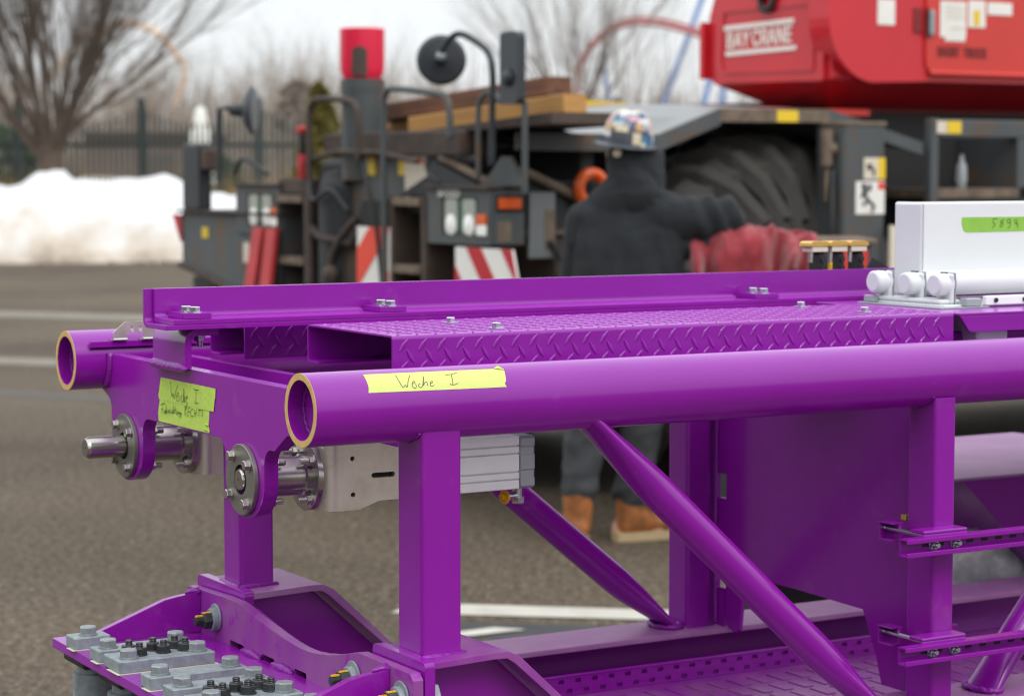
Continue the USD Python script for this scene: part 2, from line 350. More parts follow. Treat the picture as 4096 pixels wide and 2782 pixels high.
# --- round rails
def rail(y, x1):
    p = part(F, 'rail_pipe', orient(lathe([(RR, .0006), (RR, x1), (.0465, x1), (.0465, .0006)], (0, y, RZ), (1, 0, 0), 72)), 'purple', 40)
    part(p, 'pipe_end_face', lathe([(.0465, .0005), (.0468, 0), (RR - .0006, 0), (RR, .0007)], (0, y, RZ), (1, 0, 0), 72), 'primer')
    part(p, 'end_plug', disc((.028, y, RZ), (1, 0, 0), 0, .0463, .006, 48), 'purple')
    rg = []
    for k in range(48):
        a = k * math.pi / 24; rg.append((.027 - .001 * math.sin(k * 2.3), y + .0445 * math.cos(a), RZ + .0445 * math.sin(a)))
    part(p, 'inner_weld', tube(rg + rg[:1], .0028, 8), 'weld', True)
rail(0, 4.2); rail(BY, 4.2)

# --- end plate between the rails with two lobes
def endplate_poly():
    top_ = [(1.03, 1.249), (.03, 1.249), (.03, 1.18), (.215, 1.180)]
    p = Polygon([(1.05, 1.249), (.02, 1.249), (.02, 1.185), (.20, 1.172), (.25, 1.141), (.80, 1.141), (.98, 1.141), (1.02, 1.168), (1.05, 1.178)])
    from shapely import affinity
    lob = lambda y: unary_union([affinity.scale(Point(y, 1.081).buffer(1, 40), .081, .0655), sbox(y - .081, 1.081, y + .081, 1.16)])
    q = unary_union([p, lob(.920), lob(.372)])
    q = q.buffer(-.001).buffer(.001)
    q = q.buffer(.028, 24).buffer(-.028, 24)           # fillets in the inner corners
    q = q.difference(Point(0, RZ).buffer(RR, 48)).difference(Point(BY, RZ).buffer(RR, 48))
    for y in (.920, .372): q = q.difference(Point(y, 1.081).buffer(.0205, 24))
    return q
EP0, EP1 = .070, .095
part(F, 'end_plate', ext(endplate_poly(), 'yz', EP0, EP1), 'purple', 25)
for y, s in ((0, 1), (BY, -1)):
    pts = []
    for k in range(15):
        a = math.radians(-52 + 104 * k / 14) if s > 0 else math.radians(128 + 104 * k / 14)
        pts.append((EP0 - .002, y + (RR + .003) * math.cos(a), RZ + (RR + .003) * math.sin(a)))
    pts = [p for p in pts if p[2] < 1.252]
    part(F, 'weld_seam', tube(pts, .007, 8), 'weld', True)
ip = Polygon([(1.02, 1.245), (.04, 1.245), (.04, 1.16), (1.02, 1.16)])
part(F, 'inner_cross_plate', ext(ip, 'yz', .200, .216), 'purple', 25)

# --- bent bracket on the end plate, carrying the angle rail
prof = [(.058, 1.250)] + [(.058, 1.292)] + arc(.083, 1.2955, .025, 180, 90, 8) + [(.122, 1.3205), (.122, 1.308)] + arc(.083, 1.2955, .0125, 90, 180, 8) + [(.0705, 1.250)]
part(F, 'bent_bracket', ext(prof, 'xz', .600, .752), 'purple', 30)
part(F, 'weld_seam', tube([(.056, .59, 1.2505), (.055, .62, 1.252), (.056, .68, 1.251), (.055, .74, 1.2525), (.057, .762, 1.2505)], [.004, .009, .008, .009, .004], 8), 'weld', True)
for yy in (.63, .70):
    part(F, 'hex_nut', hexbolt((.098, yy, 1.3078), (0, 0, -1), .0105, .009, .012, .002, .010, .006), 'zinc', 30)

# --- angle rail: two nested angles
def angle(x0, x1, yb, zb, w, h, t, r):
    o = [(yb - w, zb), (yb - r, zb)] + arc(yb - r, zb + r, r, -90, 0, 8) + [(yb, zb + h), (yb - t, zb + h)] + arc(yb - t - r * .6, zb + t + r * .6, r * .6, 0, -90, 8) + [(yb - w, zb + t)]
    m = ext(o, 'yz', 0, 1); v = m.vertices; m.vertices = np.stack([x0 + v[:, 0] * (x1 - x0), v[:, 1], v[:, 2]], 1); return m
AY = .668
part(F, 'outer_angle', angle(.012, 3.6, AY + .013, 1.3215, .108, .0685, .0085, .016), 'purple', 30)
part(F, 'inner_angle', angle(.027, 3.6, AY + .0035, 1.3305, .098, .0595, .0085, .014), 'purple', 30)
for cx_ in (.0745, .462, 1.318):
    pl = Polygon([(cx_ - .022, .6555), (cx_ - .022, .592), (cx_ + .004, .582), (cx_ + .024, .582), (cx_ + .024, .6555)]).buffer(.003)
    c = part(F, 'clip_plate', ext(pl, 'xy', 1.3395, 1.3495), 'purple', 30)
    for dx, yy in ((.0, .634), (.004, .603)):
        part(c, 'bolt', hexbolt((cx_ + dx, yy, 1.3495), (0, 0, 1), .0098, .0085, .0125, .002, turn=.3), 'zinc', 30)

# --- diamond plate decks
def lug(L=.030, W=.0085, H=.0016):
    a = [(0, -L / 2), (W * .32, -L * .27), (W * .5, 0), (W * .32, L * .27), (0, L / 2), (-W * .32, L * .27), (-W * .5, 0), (-W * .32, -L * .27)]
    V = [(x, y, 0) for x, y in a] + [(x * .55, y * .8, H) for x, y in a]; n = 8
    Fc = [(i, (i + 1) % n, n + (i + 1) % n) for i in range(n)] + [(i, n + (i + 1) % n, n + i) for i in range(n)] + [(n, n + i, n + i + 1) for i in range(1, n - 1)]
    return np.array(V), np.array(Fc)
LV, LF = lug()
def lugs(spots):
    """spots: (origin, u axis, v axis, angle)"""
    V, Fc = [], []
    for k, (o, u, v, a) in enumerate(spots):
        u, v = np.array(u, float), np.array(v, float); w = np.cross(u, v); c, s = math.cos(a), math.sin(a)
        x = LV[:, :1] * c - LV[:, 1:2] * s; y = LV[:, :1] * s + LV[:, 1:2] * c
        V.append(np.array(o) + x * u + y * v + LV[:, 2:3] * w); Fc.append(LF + 16 * k)
    return trimesh.Trimesh(np.concatenate(V), np.concatenate(Fc), process=False)
def deck(x0, x1, y0, y1, z1, h, name, front=True, top_=True):
    t, r = .0035, .007; z0 = z1 - h
    o = [(y0, z0)] + [(y0, z1 - r)] + arc(y0 + r, z1 - r, r, 180, 90, 6) + arc(y1 - r, z1 - r, r, 90, 0, 6) + [(y1, z0 + r)] + arc(y1 - r, z0 + r, r, 0, -90, 5) + [(y1 - .045, z0), (y1 - .045, z0 + t), (y1 - r, z0 + t), (y1 - t, z0 + r), (y1 - t, z1 - r), (y1 - r, z1 - t), (y0 + r, z1 - t), (y0 + t, z1 - r), (y0 + t, z0)]
    p = part(F, name, ext(o, 'yz', x0, x1), 'purple', 30)
    S = []; px = .0352; n = int((x1 - x0) / px)
    for i in range(n):
        x = x0 + .02 + i * px
        if x > x1 - .012: continue
        for row, zz in enumerate((z1 - .0165, z1 - .0345, z1 - .0525)):
            if row % 2 == 0: S.append(((x, y0, zz), (1, 0, 0), (0, 0, 1), math.radians(-38)))
            else: S.append(((x + .012, y0, zz), (1, 0, 0), (0, 0, 1), math.radians(32)))
    pt = .0352
    for j in range(int((y1 - y0) / (pt / 2))):
        yy = y0 + .014 + j * pt / 2
        if yy > y1 - .01: break
        for i in range(n):
            x = x0 + .02 + i * px + (.0176 if j % 2 else 0)
            if x < x1 - .015: S.append(((x, yy, z1), (1, 0, 0), (0, 1, 0), math.radians(45 if j % 2 else -45)))
    part(p, 'tread_pattern', lugs(S), 'purple', kind='stuff')
    return p
d1 = deck(.226, 1.415, .130, .452, 1.3325, .066, 'tread_plate')
d2 = deck(.226, 3.2, .722, .885, 1.318, .066, 'tread_plate')
for x, y in ((.452, .345), (.452, .185), (1.27, .41), (1.27, .215)):
    part(d1, 'flange_bolt', hexbolt((x, y, 1.3325), (0, 0, 1), .0082, .0085, .0145, .0025), 'zinc', 30)

# --- plate carrying the white housing, and its bent apron
o = [(1.424, 1.3265), (1.60, 1.3265), (3.2, 1.3265), (3.2, 1.330), (1.424, 1.330)]
part(F, 'carrier_plate', bx(1.424, 3.2, .125, .56, 1.3255, 1.331, .001), 'purple')
ap = Polygon([(1.424, 1.3255), (1.445, 1.298), (1.452, 1.295), (3.2, 1.295), (3.2, 1.3255)])
part(F, 'apron', ext(ap, 'xz', .121, .125), 'purple')
part(F, 'support_block', bx(1.50, 1.58, .16, .24, 1.16, 1.3253, .003), 'white')
part(F, 'support_beam', bx(1.416, 3.2, .20, .55, 1.18, 1.29, .004), 'purple')

# --- cable channel with stainless clips along the far rail
ch = Polygon([(1.0, 1.262), (1.0, 1.2735), (1.011, 1.2735), (1.011, 1.2705), (1.0035, 1.2705), (1.0035, 1.265), (1.0285, 1.265), (1.0285, 1.2705), (1.021, 1.2705), (1.021, 1.2735), (1.032, 1.2735), (1.032, 1.262)])
part(F, 'cable_channel', ext(ch, 'yz', .030, 3.0), 'purple')
for q, x0 in enumerate((.060, .29, .52)):
    pl = Polygon([(x0 + .012, 1.279), (x0 + .012, 1.290), (x0 + .036, 1.3105), (x0 + .078, 1.3105), (x0 + .101, 1.290), (x0 + .101, 1.279), (x0 + .072, 1.279), (x0 + .072, 1.288), (x0 + .040, 1.288), (x0 + .040, 1.279)])
    for hx in (x0 + .050, x0 + .067): pl = pl.difference(LineString([(hx, 1.2935), (hx, 1.300)]).buffer(.0032))
    c = part(F, 'cable_clip', ext(pl, 'xz', .992, .9945), 'stainless', 20)
    for a in (x0 + .012, x0 + .072):
        part(c, 'clip_foot', cat([ext([(.9945, 1.279), (.992, 1.279), (.990, 1.2765), (.994, 1.2735), (1.024, 1.2735), (1.024, 1.2755), (.996, 1.2758)], 'yz', a, a + .028)]), 'bolt')
        part(c, 'bolt', hexbolt((a + .012, 1.012, 1.2755), (0, 0, 1), .006, .005, .008, .0015), 'zinc', 30)

# --- two locking pin units
def pin(y, z, out, name):
    u = numbered(F, name); UsdGeom.Xform.Define(stage, u)
    part(u, 'flange_disc', disc((.0615, y, z), (1, 0, 0), .0255, .0605, .0085, 64, .0012), 'disc', 40)
    x0 = .064 - out
    part(u, 'pin', lathe([(0, .001), (.002, .001), (.0024, .0), (.0165, 0), (.0205, .007), (.0205, .3)], (x0, y, z), (1, 0, 0), 48), 'steel', 30)
    part(u, 'centre_hole', disc((x0 - .0002, y, z), (1, 0, 0), 0, .0018, .0015, 12, .0002), 'hole')
    part(u, 'socket', lathe([(.0255, .064), (.0253, .10), (.0205, .10)], (0, y, z), (1, 0, 0), 40), 'hole')
    for a in (45, 135, 225, 315):
        c, s = math.cos(math.radians(a + 8)) * .0475, math.sin(math.radians(a + 8)) * .0475
        part(u, 'bolt', hexbolt((.0615, y + c, z + s), (-1, 0, 0), .0088, .0085, .0105, .002, turn=a), 'bolt', 30)
        part(u, 'nut', hexbolt((.1035, y + c, z + s), (1, 0, 0), .0088, .0075, .0108, .002, .014, .0055, turn=a), 'bolt', 30)
        part(u, 'nut', hexbolt((.1785, y + c, z + s), (-1, 0, 0), .0088, .0075, .0108, .002, .014, .0055, turn=a), 'bolt', 30)
    part(u, 'inner_flange', disc((.0955, y, z), (1, 0, 0), .02, .0605, .008, 64), 'steel', 40)
    part(u, 'sleeve', lathe([(.0335, .1035), (.0335, .168), (.0365, .171), (.0365, .1785)], (0, y, z), (1, 0, 0), 48), 'steel', 30)
    part(u, 'rear_flange', disc((.1785, y, z), (1, 0, 0), .02, .0605, .0115, 64), 'steel', 40)
    # stainless housing: bulged at the front, a slot and tapped holes in its near wall
    hw = .047
    pr = [(.1905, -.060), (.262, -.060), (.30, -.047), (.40, -.047), (.40, .052), (.1905, .052)]
    body = Polygon([(a, z + b) for a, b in pr]).buffer(.003).buffer(-.003)
    rect = sbox(.1905, y - hw, .40, y + hw).union(sbox(.21, y - hw, .40, y + hw)); rect = unary_union([sbox(.1905, y - hw + .034, .40, y + hw - .034), sbox(.2245, y - hw, .40, y + hw), Point(.2245, y - hw + .034).buffer(.034, 24), Point(.2245, y + hw - .034).buffer(.034, 24)])
    mani = lambda m: m3.Manifold(m3.Mesh(np.asarray(m.vertices, np.float32), np.asarray(m.faces, np.uint32)))
    def weldm(m): m = trimesh.Trimesh(m.vertices, m.faces, process=True); m.merge_vertices(); return m
    inner = mani(weldm(ext(body, 'xz', y - hw - .01, y + hw + .01))) ^ mani(weldm(ext(rect, 'xy', z - .2, z + .2)))
    cuts = [Point(a, z + b).buffer(.0042, 12) for a, b in ((.249, .0285), (.250, -.0335))] + [LineString([(.290, z - .003), (.326, z - .003)]).buffer(.0045)] + [LineString([(.366, z + b - .003), (.42, z + b - .003)]).buffer(.0035) for b in (.012, -.012)]
    for q in cuts: inner = inner - mani(weldm(ext(q, 'xz', y - hw - .02, y - hw + .012)))
    part(u, 'housing', tm(inner), 'stainless', 35)
    part(u, 'hole', [ext(q.buffer(.0004), 'xz', y - hw + .0108, y - hw + .0116) for q in cuts], 'hole')  # dark plates in the pockets, the shade inside the holes as colour
    # pneumatic cylinder
    yc, c0, c1 = y - .0, .448, .583
    zc = z + .0; hh = .0455
    pr = Polygon([(yc - .042, zc - hh), (yc + .042, zc - hh), (yc + .042, zc + hh), (yc - .042, zc + hh)]).buffer(.004).buffer(-.002)
    for dz in (.030, -.030, .0165, -.0165):
        pr = pr.difference(sbox(yc - .05, zc + dz - .0014, yc - .0395, zc + dz + .0014))
    part(u, 'cylinder_body', ext(pr, 'yz', c0, c1 - .002), 'alu', 20)
    part(u, 'cylinder_neck', rod((.40, yc, zc), (c0 - .02, yc, zc), .03, 24), 'disc', 30)
    for a, b in ((c0 - .018, c0), (c1 - .002, c1 + .032)):
        part(u, 'cylinder_end_cap', [bx(a, b, yc - .044, yc + .044, zc - .0475, zc + .0475, .004)] + [bx(a + .002, b - .002, yc - .0465, yc - .043, zc + dz - (.008 if dz else .014), zc + dz + (.008 if dz else .014), .0015) for dz in (.036, 0, -.036)], 'alucap')
    for xx in (c1 + .016, c0 - .006):
        part(u, 'elbow_fitting', cat([rod((xx, yc - .01, zc - .0475), (xx, yc - .01, zc - .074), .0095, 16), hexbolt((xx, yc - .01, zc - .067), (0, 0, -1), .012, .012), rod((xx, yc - .01, zc - .064), (xx - .030, yc - .016, zc - .064), .0075, 14)]), 'zinc', 30)
        part(u, 'yellow_cap', cat([disc((xx - .030, yc - .016, zc - .064), (-1, -.2, 0), 0, .0135, .003, 24), rod((xx - .033, yc - .0166, zc - .064), (xx - .041, yc - .018, zc - .064), .006, 10)]), 'yellowcap', 30)
pin(.372, 1.081, .006, 'locking_pin'); pin(.920, 1.081, .078, 'locking_pin')

# --- posts
def post(x0, x1, y0, y1, z0, z1, r=.008):
    return ext(sbox(x0 + r, y0 + r, x1 - r, y1 - r).buffer(r, 6), 'xy', z0, z1)
part(F, 'post', post(.188, .260, -.040, .044, .838, 1.195), 'purple', 30)
part(F, 'post', post(.184, .252, .655, .735, .838, 1.165), 'purple', 30)
part(F, 'post', post(1.222, 1.272, -.045, .030, .62, 1.195), 'purple', 30)
part(F, 'post', post(1.180, 1.240, .665, .735, .655, 1.195), 'purple', 30)
part(F, 'post', post(2.4, 2.47, -.04, .04, .62, 1.2), 'purple', 30)
part(F, 'post', post(2.4, 2.47, .665, .735, .62, 1.2), 'purple', 30)
def skirt(x0, x1, y0, y1, z):
    w = .007
    return tube([(x0 - .002, y0 - .002, z), (x1 + .002, y0 - .002, z), (x1 + .002, y1 + .002, z), (x0 - .002, y1 + .002, z), (x0 - .002, y0 - .002, z)], w, 6)
for a in ((.188, .260, -.040, .044, .838), (.184, .252, .655, .735, .840), (1.180, 1.240, .665, .735, .660)):
    part(F, 'weld_seam', skirt(*a), 'weld', True)

# --- diagonal braces: round tubes flattened at both ends
def brace(p0, p1, r, flat=.17, fl=.36):
    p0, p1 = np.array(p0), np.array(p1); t = (p1 - p0) / np.linalg.norm(p1 - p0); L = np.linalg.norm(p1 - p0)
    yv = np.array([0, 1., 0]); n = np.cross(t, yv); rows = []
    ss = np.concatenate([np.linspace(0, flat, 9), np.linspace(flat, 1 - flat, 5)[1:-1], np.linspace(1 - flat, 1, 9)])
    for s in ss:
        k = min(1, min(s, 1 - s) / flat); k = k * k * (3 - 2 * k); ry = r * (1.40 - .40 * k); rn = r * (fl + (1 - fl) * k)
        a = np.arange(24) * 2 * np.pi / 24
        rows.append(p0 + t * s * L + np.cos(a)[:, None] * n * rn + np.sin(a)[:, None] * yv * ry)
    V = np.concatenate(rows); Fc = []
    for i in range(len(ss) - 1):
        for j in range(24):
            p, q = i * 24 + j, i * 24 + (j + 1) % 24; Fc += [(p, q, q + 24), (p, q + 24, p + 24)]
    m = trimesh.Trimesh(V, np.array(Fc), process=False); m.fix_normals(); return m
part(F, 'diagonal_brace', brace((.507, 0.0, 1.20), (1.135, 0.0, .63), .030, .24, .5), 'purple', True)
part(F, 'diagonal_brace', brace((.640, .70, 1.085), (1.165, .70, .660), .030, .26), 'purple', True)
part(F, 'diagonal_brace', brace((1.36, 0.0, .62), (1.86, 0.0, 1.18), .031, .24), 'purple', True)
part(F, 'diagonal_brace', brace((1.27, .70, .66), (1.86, .70, 1.18), .012, .2), 'purple', True)

def ring_weld(c, rx, ry, z, tilt=0., r=.006):
    p = [(c[0] + rx * math.cos(t), c[1] + ry * math.sin(t), z + tilt * math.cos(t) + .0012 * math.sin(9 * t)) for t in np.linspace(0, 2 * math.pi, 37)]
    return tube(p, r * (1 + .22 * np.sin(np.linspace(0, 2 * math.pi, 37) * 14)), 6)
for c_, z_ in (((1.115, 0), .648), ((1.150, .70), .667), ((1.385, 0), .648)): part(F, 'weld_seam', ring_weld(c_, .026, .040, z_), 'weld', True)
for x0, x1, y0, y1 in ((.188, .260, -.040, .044), (1.222, 1.272, -.045, .030)):
    p = []
    for x, y in ((x0 - .003, y0), (x0 - .003, 0), (x0 - .003, y1)): p.append((x, y, RZ - math.sqrt(max(0, (RR + .002) ** 2 - y * y))))
    part(F, 'weld_seam', tube(np.array(p[::-1]) + (0, .001, .001), .0034, 6), 'weld', True)
# --- lower chords
def chan(y0, y1, z1, x0, x1, hgt=.12, t=.011):
    o = Polygon([(y0, z1), (y1, z1), (y1, z1 - hgt), (y0, z1 - hgt), (y0, z1 - hgt + t), (y1 - t - .02, z1 - hgt + t), (y1 - t - .02, z1 - t), (y0, z1 - t)])
    return ext(o, 'yz', x0, x1)
for y0, y1, z1, lab in ((.625, .765, .662, 'rear lower chord, its dusty top paled by painted sky sheen'), (-.07, .07, .642, None)):
    q = part(F, 'lower_chord', bx(.30, 3.6, y0, y1, z1 - .011, z1, .002), 'chord', label=lab)
    part(q, 'web', bx(.30, 3.6, y1 - .02, y1 - .008, z1 - .109, z1 - .0115), 'purple'); part(q, 'bottom_flange', bx(.30, 3.6, y0, y1, z1 - .12, z1 - .1095, .002), 'purple')

# --- walkway between the chords: perforated kerb and ribbed tread
pf = sbox(.36, .572, 1.85, .612)
for i in range(37):
    xx = .40 + i * .039
    pf = pf.difference(sbox(xx, .598, xx + .013, .606)); pf = pf.difference(sbox(xx + .019, .578, xx + .032, .586))
w = part(F, 'walkway_kerb', ext(pf, 'xz', .596, .600), 'purple')
part(F, 'walkway_lip', rod((.36, .598, .612), (1.85, .598, .612), .0035, 8), 'purple', True)
wt = part(F, 'walkway_tread', bx(.36, 1.85, .09, .596, .566, .572), 'dusty')
rb = []
for i in range(29):
    xx = .40 + i * .05
    for j in range(6):
        yy = .135 + j * .072
        rb.append(bx(xx, xx + .022, yy, yy + .058, .5715, .5745, .001))
part(wt, 'tread_rib', cat(rb), 'dusty', kind='stuff')
for x, y in ((1.02, .36), (1.14, .27)):
    part(wt, 'flange_bolt', hexbolt((x, y, .5745), (0, 0, 1), .008, .006, .012, .002), 'zinc', 30)

# --- cross panel between the middle posts
pn = Polygon([(.648, 1.20), (.035, 1.20), (.035, .640), (.135, .640), (.155, .70), (.178, .745), (.192, .773), (.40, .778), (.560, .778), (.576, .745), (.585, .665), (.600, .655), (.628, .665), (.636, .70), (.636, .74), (.664, .74), (.664, .782), (.640, .79), (.640, .918), (.664, .926), (.664, .979), (.648, .985)])
pn = unary_union([pn, sbox(.64, .66, .70, 1.19)]).difference(sbox(.634, .928, .664, .979)).difference(sbox(.634, .742, .664, .782))
part(F, 'cross_panel', ext(pn, 'yz', 1.256, 1.264), 'purple')
part(F, 'weld_seam', tube([(1.253, .664, .67), (1.252, .665, .9), (1.253, .664, 1.19)], .005, 6), 'weld', True)

# --- strut channels on the right post with their clamps
def strut(x0, x1, y, z, hh=.032, d=.022):
    o = Polygon([(y + d, z), (y + d, z + hh), (y, z + hh), (y, z + hh - .008), (y + .003, z + hh - .008), (y + .003, z + hh - .003), (y + d - .003, z + hh - .003), (y + d - .003, z + .003), (y + .003, z + .003), (y + .003, z + .008), (y, z + .008), (y, z)])
    return ext(o, 'yz', x0, x1)
for z in (.926, .735):
    s = part(F, 'strut_channel', strut(1.110, 2.2, -.105, z), 'purple')
    part(s, 'slot', cat([bx(xx, xx + .016, -.0862, -.0856, z + .013, z + .019) for xx in np.arange(1.16, 2.1, .034)]), 'hole')
    for xx in (1.185, 1.235):
        part(s, 'bolt', hexbolt((xx, -.0862, z + .016), (0, -1, 0), .0085, .007, .0115, .002, .006, .005), 'zinc', 30)
    part(F, 'post_saddle', cat([bx(1.166, 1.268, -.083, -.046, z + .0335, z + .040, .002), bx(1.166, 1.268, -.083, -.079, z - .004, z + .0335, .001)]), 'purple')
    part(F, 'rear_clamp', cat([bx(1.208, 1.218, .032, .070, z + .004, z + .036, .002), bx(1.190, 1.218, .066, .070, z + .004, z + .036, .001), bx(1.190, 1.218, .032, .070, z + .034, z + .037, .001), bx(1.190, 1.218, .032, .070, z + .003, z + .006, .001)]), 'purple')
    part(F, 'threaded_rod', cat([rod((1.204, .075, z + .024), (1.204, -.078, z + .024), .0042, 10), hexbolt((1.204, .066, z + .024), (0, 1, 0), .008, .006)]), 'zinc', 30)
part(F, 'brass_fitting', bx(1.225, 1.24, .036, .05, .965, .975, .001), 'gold')

# --- coupling at the foot: scooped plates, saddles, base plate
def scoop(ya, yb, z0, zs, zend, r=.012):
    """plate outline across y: shoulders at both ends, a curved dip between; zs lists the dip"""
    return Polygon([(ya, z0), (ya, zend)] + zs + [(yb, zend), (yb, z0)])
dip = [(.62, .829), (.585, .829), (.560, .826), (.520, .818), (.48, .8115), (.44, .806), (.40, .801), (.36, .797), (.32, .7945), (.28, .7945), (.24, .7985), (.20, .8045), (.16, .813), (.125, .822), (.10, .827)]
cp = Polygon([(.812, .70), (.812, .823)] + [(.640, .829)] + dip + [(-.078, .827), (-.088, .817), (-.088, .70)])
for ys in ((.56, .615), (.43, .475), (.30, .34)):
    cp = cp.difference(sbox(ys[0], .741, ys[1], .751).buffer(.004))
part(F, 'coupling_plate', ext(cp, 'yz', .146, .164), 'dusty', 25)
for ya, yb in ((.478, .556), (.345, .425)):
    part(F, 'weld_seam', tube([(.143, ya, .746), (.142, (ya + yb) / 2, .748), (.143, yb, .746)], [.006, .009, .006], 6), 'weld', True)
def shoulder(ya, yb): return ext(sbox(ya + .01, .70, yb - .01, .833).buffer(.01, 6), 'yz', .168, .186)
part(F, 'flange_plate', shoulder(.600, .820), 'purple', 30); part(F, 'flange_plate', shoulder(-.086, .092), 'purple', 30)
part(F, 'lower_cross_beam', ext(Polygon([(.60, .70), (.60, .80)] + [(a, b - .012) for a, b in dip] + [(.09, .80), (.09, .70)]), 'yz', .172, .182), 'purple')
def saddle(y0, y1):
    o = [(.186, .838), (.300, .843), (.325, .842), (.345, .832), (.52, .668), (.52, .656), (.336, .822), (.322, .831), (.30, .832), (.186, .828)]
    p = part(F, 'saddle', ext(o, 'xz', y0, y1), 'chord' if y0 > 0 else 'dusty', 30)
    part(p, 'saddle_web', ext([(.186, .828), (.30, .831), (.322, .829), (.505, .660), (.186, .660)], 'xz', y0 + .055, y0 + .065), 'purple')
saddle(.600, .800); saddle(-.075, .085)
bp = Polygon([(-.106, .842), (-.120, -.16), (.1455, -.16), (.1455, .842)]).buffer(.003)
B = part(F, 'base_plate', ext(bp, 'xy', .728, .745), 'purple', 30)
for ya in (.752, -.012):
    g = [(-.052, .746), (-.052, .766), (.075, .812), (.095, .8155), (.1455, .8215), (.1455, .746)]
    part(F, 'gusset', ext(g, 'xz', ya, ya + .014), 'purple', 30)
part(F, 'weld_seam', tube([(.144, .756, .823), (.13, .759, .8225), (.118, .759, .820)], [.009, .005, .003], 6), 'weld', True)
part(F, 'weld_seam', tube([(.144, -.005, .823), (.13, -.005, .8225), (.118, -.005, .820)], [.009, .005, .003], 6), 'weld', True)
# clamp bars with bolts
rows = [(.735, -.113, -.045, 'short'), (.612, -.113, .062, 'long'), (.526, -.113, .062, 'studs'), (.368, -.113, .062, 'long'), (.270, -.113, .062, 'long'), (.165, -.113, .062, 'studs'), (.045, -.113, .062, 'long')]
for k, (yc, xa, xb, kind) in enumerate(rows):
    w_ = .0235 if kind != 'studs' else .040
    b_ = part(F, 'clamp_bar', bx(xa, xb, yc - w_, yc + w_, .7455, .7675, .0018), 'galv')
    for xx in ([-.080] if kind == 'short' else [-.088, .038]):
        part(b_, 'bolt', hexbolt((xx, yc - (.002 if kind != 'studs' else .016), .7675), (0, 0, 1), .0162, .0130, .0172, .0025, turn=.2 + k), 'galvbolt', 30)
    if kind == 'studs':
        for xx in (-.066, -.022, .018):
            for dy in (.018, -.010):
                part(b_, 'stud_nut', hexbolt((xx - dy * .3, yc + dy + .008, .7675), (0, 0, 1), .0130, .0115, .0140, .002, .0085, .0065, turn=xx * 40), 'blackbolt', 30)
    part(b_, 'shim', bx(xa - .005, xb + .005, yc - w_ - .003, yc + w_ * .3, .7452, .7462), 'decalcream')
# flange bolts through the coupling
for y in (.678, .115, -.052):
    u = numbered(F, 'coupling_bolt'); UsdGeom.Xform.Define(stage, u)
    part(u, 'washer', cat([disc((.1455, y, .786), (-1, 0, 0), 0, .0255, .004, 32), disc((.1415, y - .002, .783), (-1, 0, 0), 0, .0205, .010, 28)]), 'galv', 30)
    part(u, 'nut', hexbolt((.1315, y - .002, .783), (-1, 0, 0), .0165, .015, 0, 0, .014, .0095), 'blackbolt', 30)
    part(u, 'paint_mark', cat([bx(.1165, .1315, y - .010, y - .003, .7965, .7985), bx(.103, .1165, y - .0075, y - .002, .791, .7935)]), 'yellowcap')
part(F, 'bolt_head', hexbolt((.188, -.052, .783), (1, 0, 0), .02, .014, .024, .004), 'galv', 30)
# bearings below the base plate
for k, yy in enumerate((.80, .62, .44, .26)):
    u = numbered(F, 'bearing_pad'); UsdGeom.Xform.Define(stage, u)
    part(u, 'pad_block', bx(-.085, -.02, yy - .055, yy + .055, .700, .7275, .004), 'black')
    part(u, 'pad_cylinder', lathe([(.0, .0), (.030, 0), (.030, .012), (.038, .014), (.038, .17), (0, .17)], (-.05, yy - .01, .700), (0, 0, -1), 32), 'galv', 30)
# legs of the frame down to the ground
for x in (.40, 2.6):
    for y in (0, .695):
        part(F, 'ground_leg', bx(x - .04, x + .04, y - .04, y + .04, .004, .54, .004), 'purple')
        part(F, 'foot_plate', bx(x - .09, x + .09, y - .09, y + .09, .0, .014, .002), 'purple')
part(F, 'ground_leg', bx(-.09, -.01, .30, .38, .012, .7275, .004), 'purple'); part(F, 'foot_plate', bx(-.14, .04, .24, .44, 0, .014, .002), 'purple')

# --- sensors behind the angle rail
for k in range(3):
    x, y = 1.575 + k * .050, .760 - k * .004
    u = numbered(F, 'sensor'); UsdGeom.Xform.Define(stage, u)
    part(u, 'sensor_cap', ext([(x - .026, 1.437), (x - .025, 1.4435), (x - .017, 1.4475), (x + .017, 1.4475), (x + .026, 1.444), (x + .028, 1.437)], 'xz', y - .020, y + .020), 'gold')
    part(u, 'sensor_block', bx(x - .019, x + .024, y - .018, y + .018, 1.4245, 1.4368, .001), 'decalcream')
    part(u, 'connector', [bx(x + .0, x + .022, y - .013, y + .013, 1.372, 1.4242, .005), rod((x + .012, y - .017, 1.408), (x + .012, y - .010, 1.408), .006, 12), rod((x + .012, y - .017, 1.390), (x + .012, y - .010, 1.390), .006, 12)], 'black', 30)
    part(u, 'gland', rod((x - .012, y - .003, 1.4245), (x - .012, y - .003, 1.402), .0055, 12), 'bolt', 30)
    part(u, 'cable', tube(smoothpts([(x - .012, y - .003, 1.402), (x - .010, y, 1.37), (x - .006, y + .005, 1.33)]), .0036 if k != 1 else .005, 8), 'black' if k != 1 else 'yellowcap', True)
part(F, 'sensor_bracket', ext([(1.72, 1.41), (1.80, 1.372), (1.80, 1.36), (1.69, 1.36)], 'xz', .742, .748), 'black')
part(F, 'sensor_bracket', bx(1.53, 1.86, .700, .80, 1.352, 1.362, .002), 'black')
for xx in (1.765, 1.788, 1.812): part(F, 'hex_nut', hexbolt((xx, .742, 1.362), (0, 0, 1), .009, .009, .012, .002), 'zinc', 30)

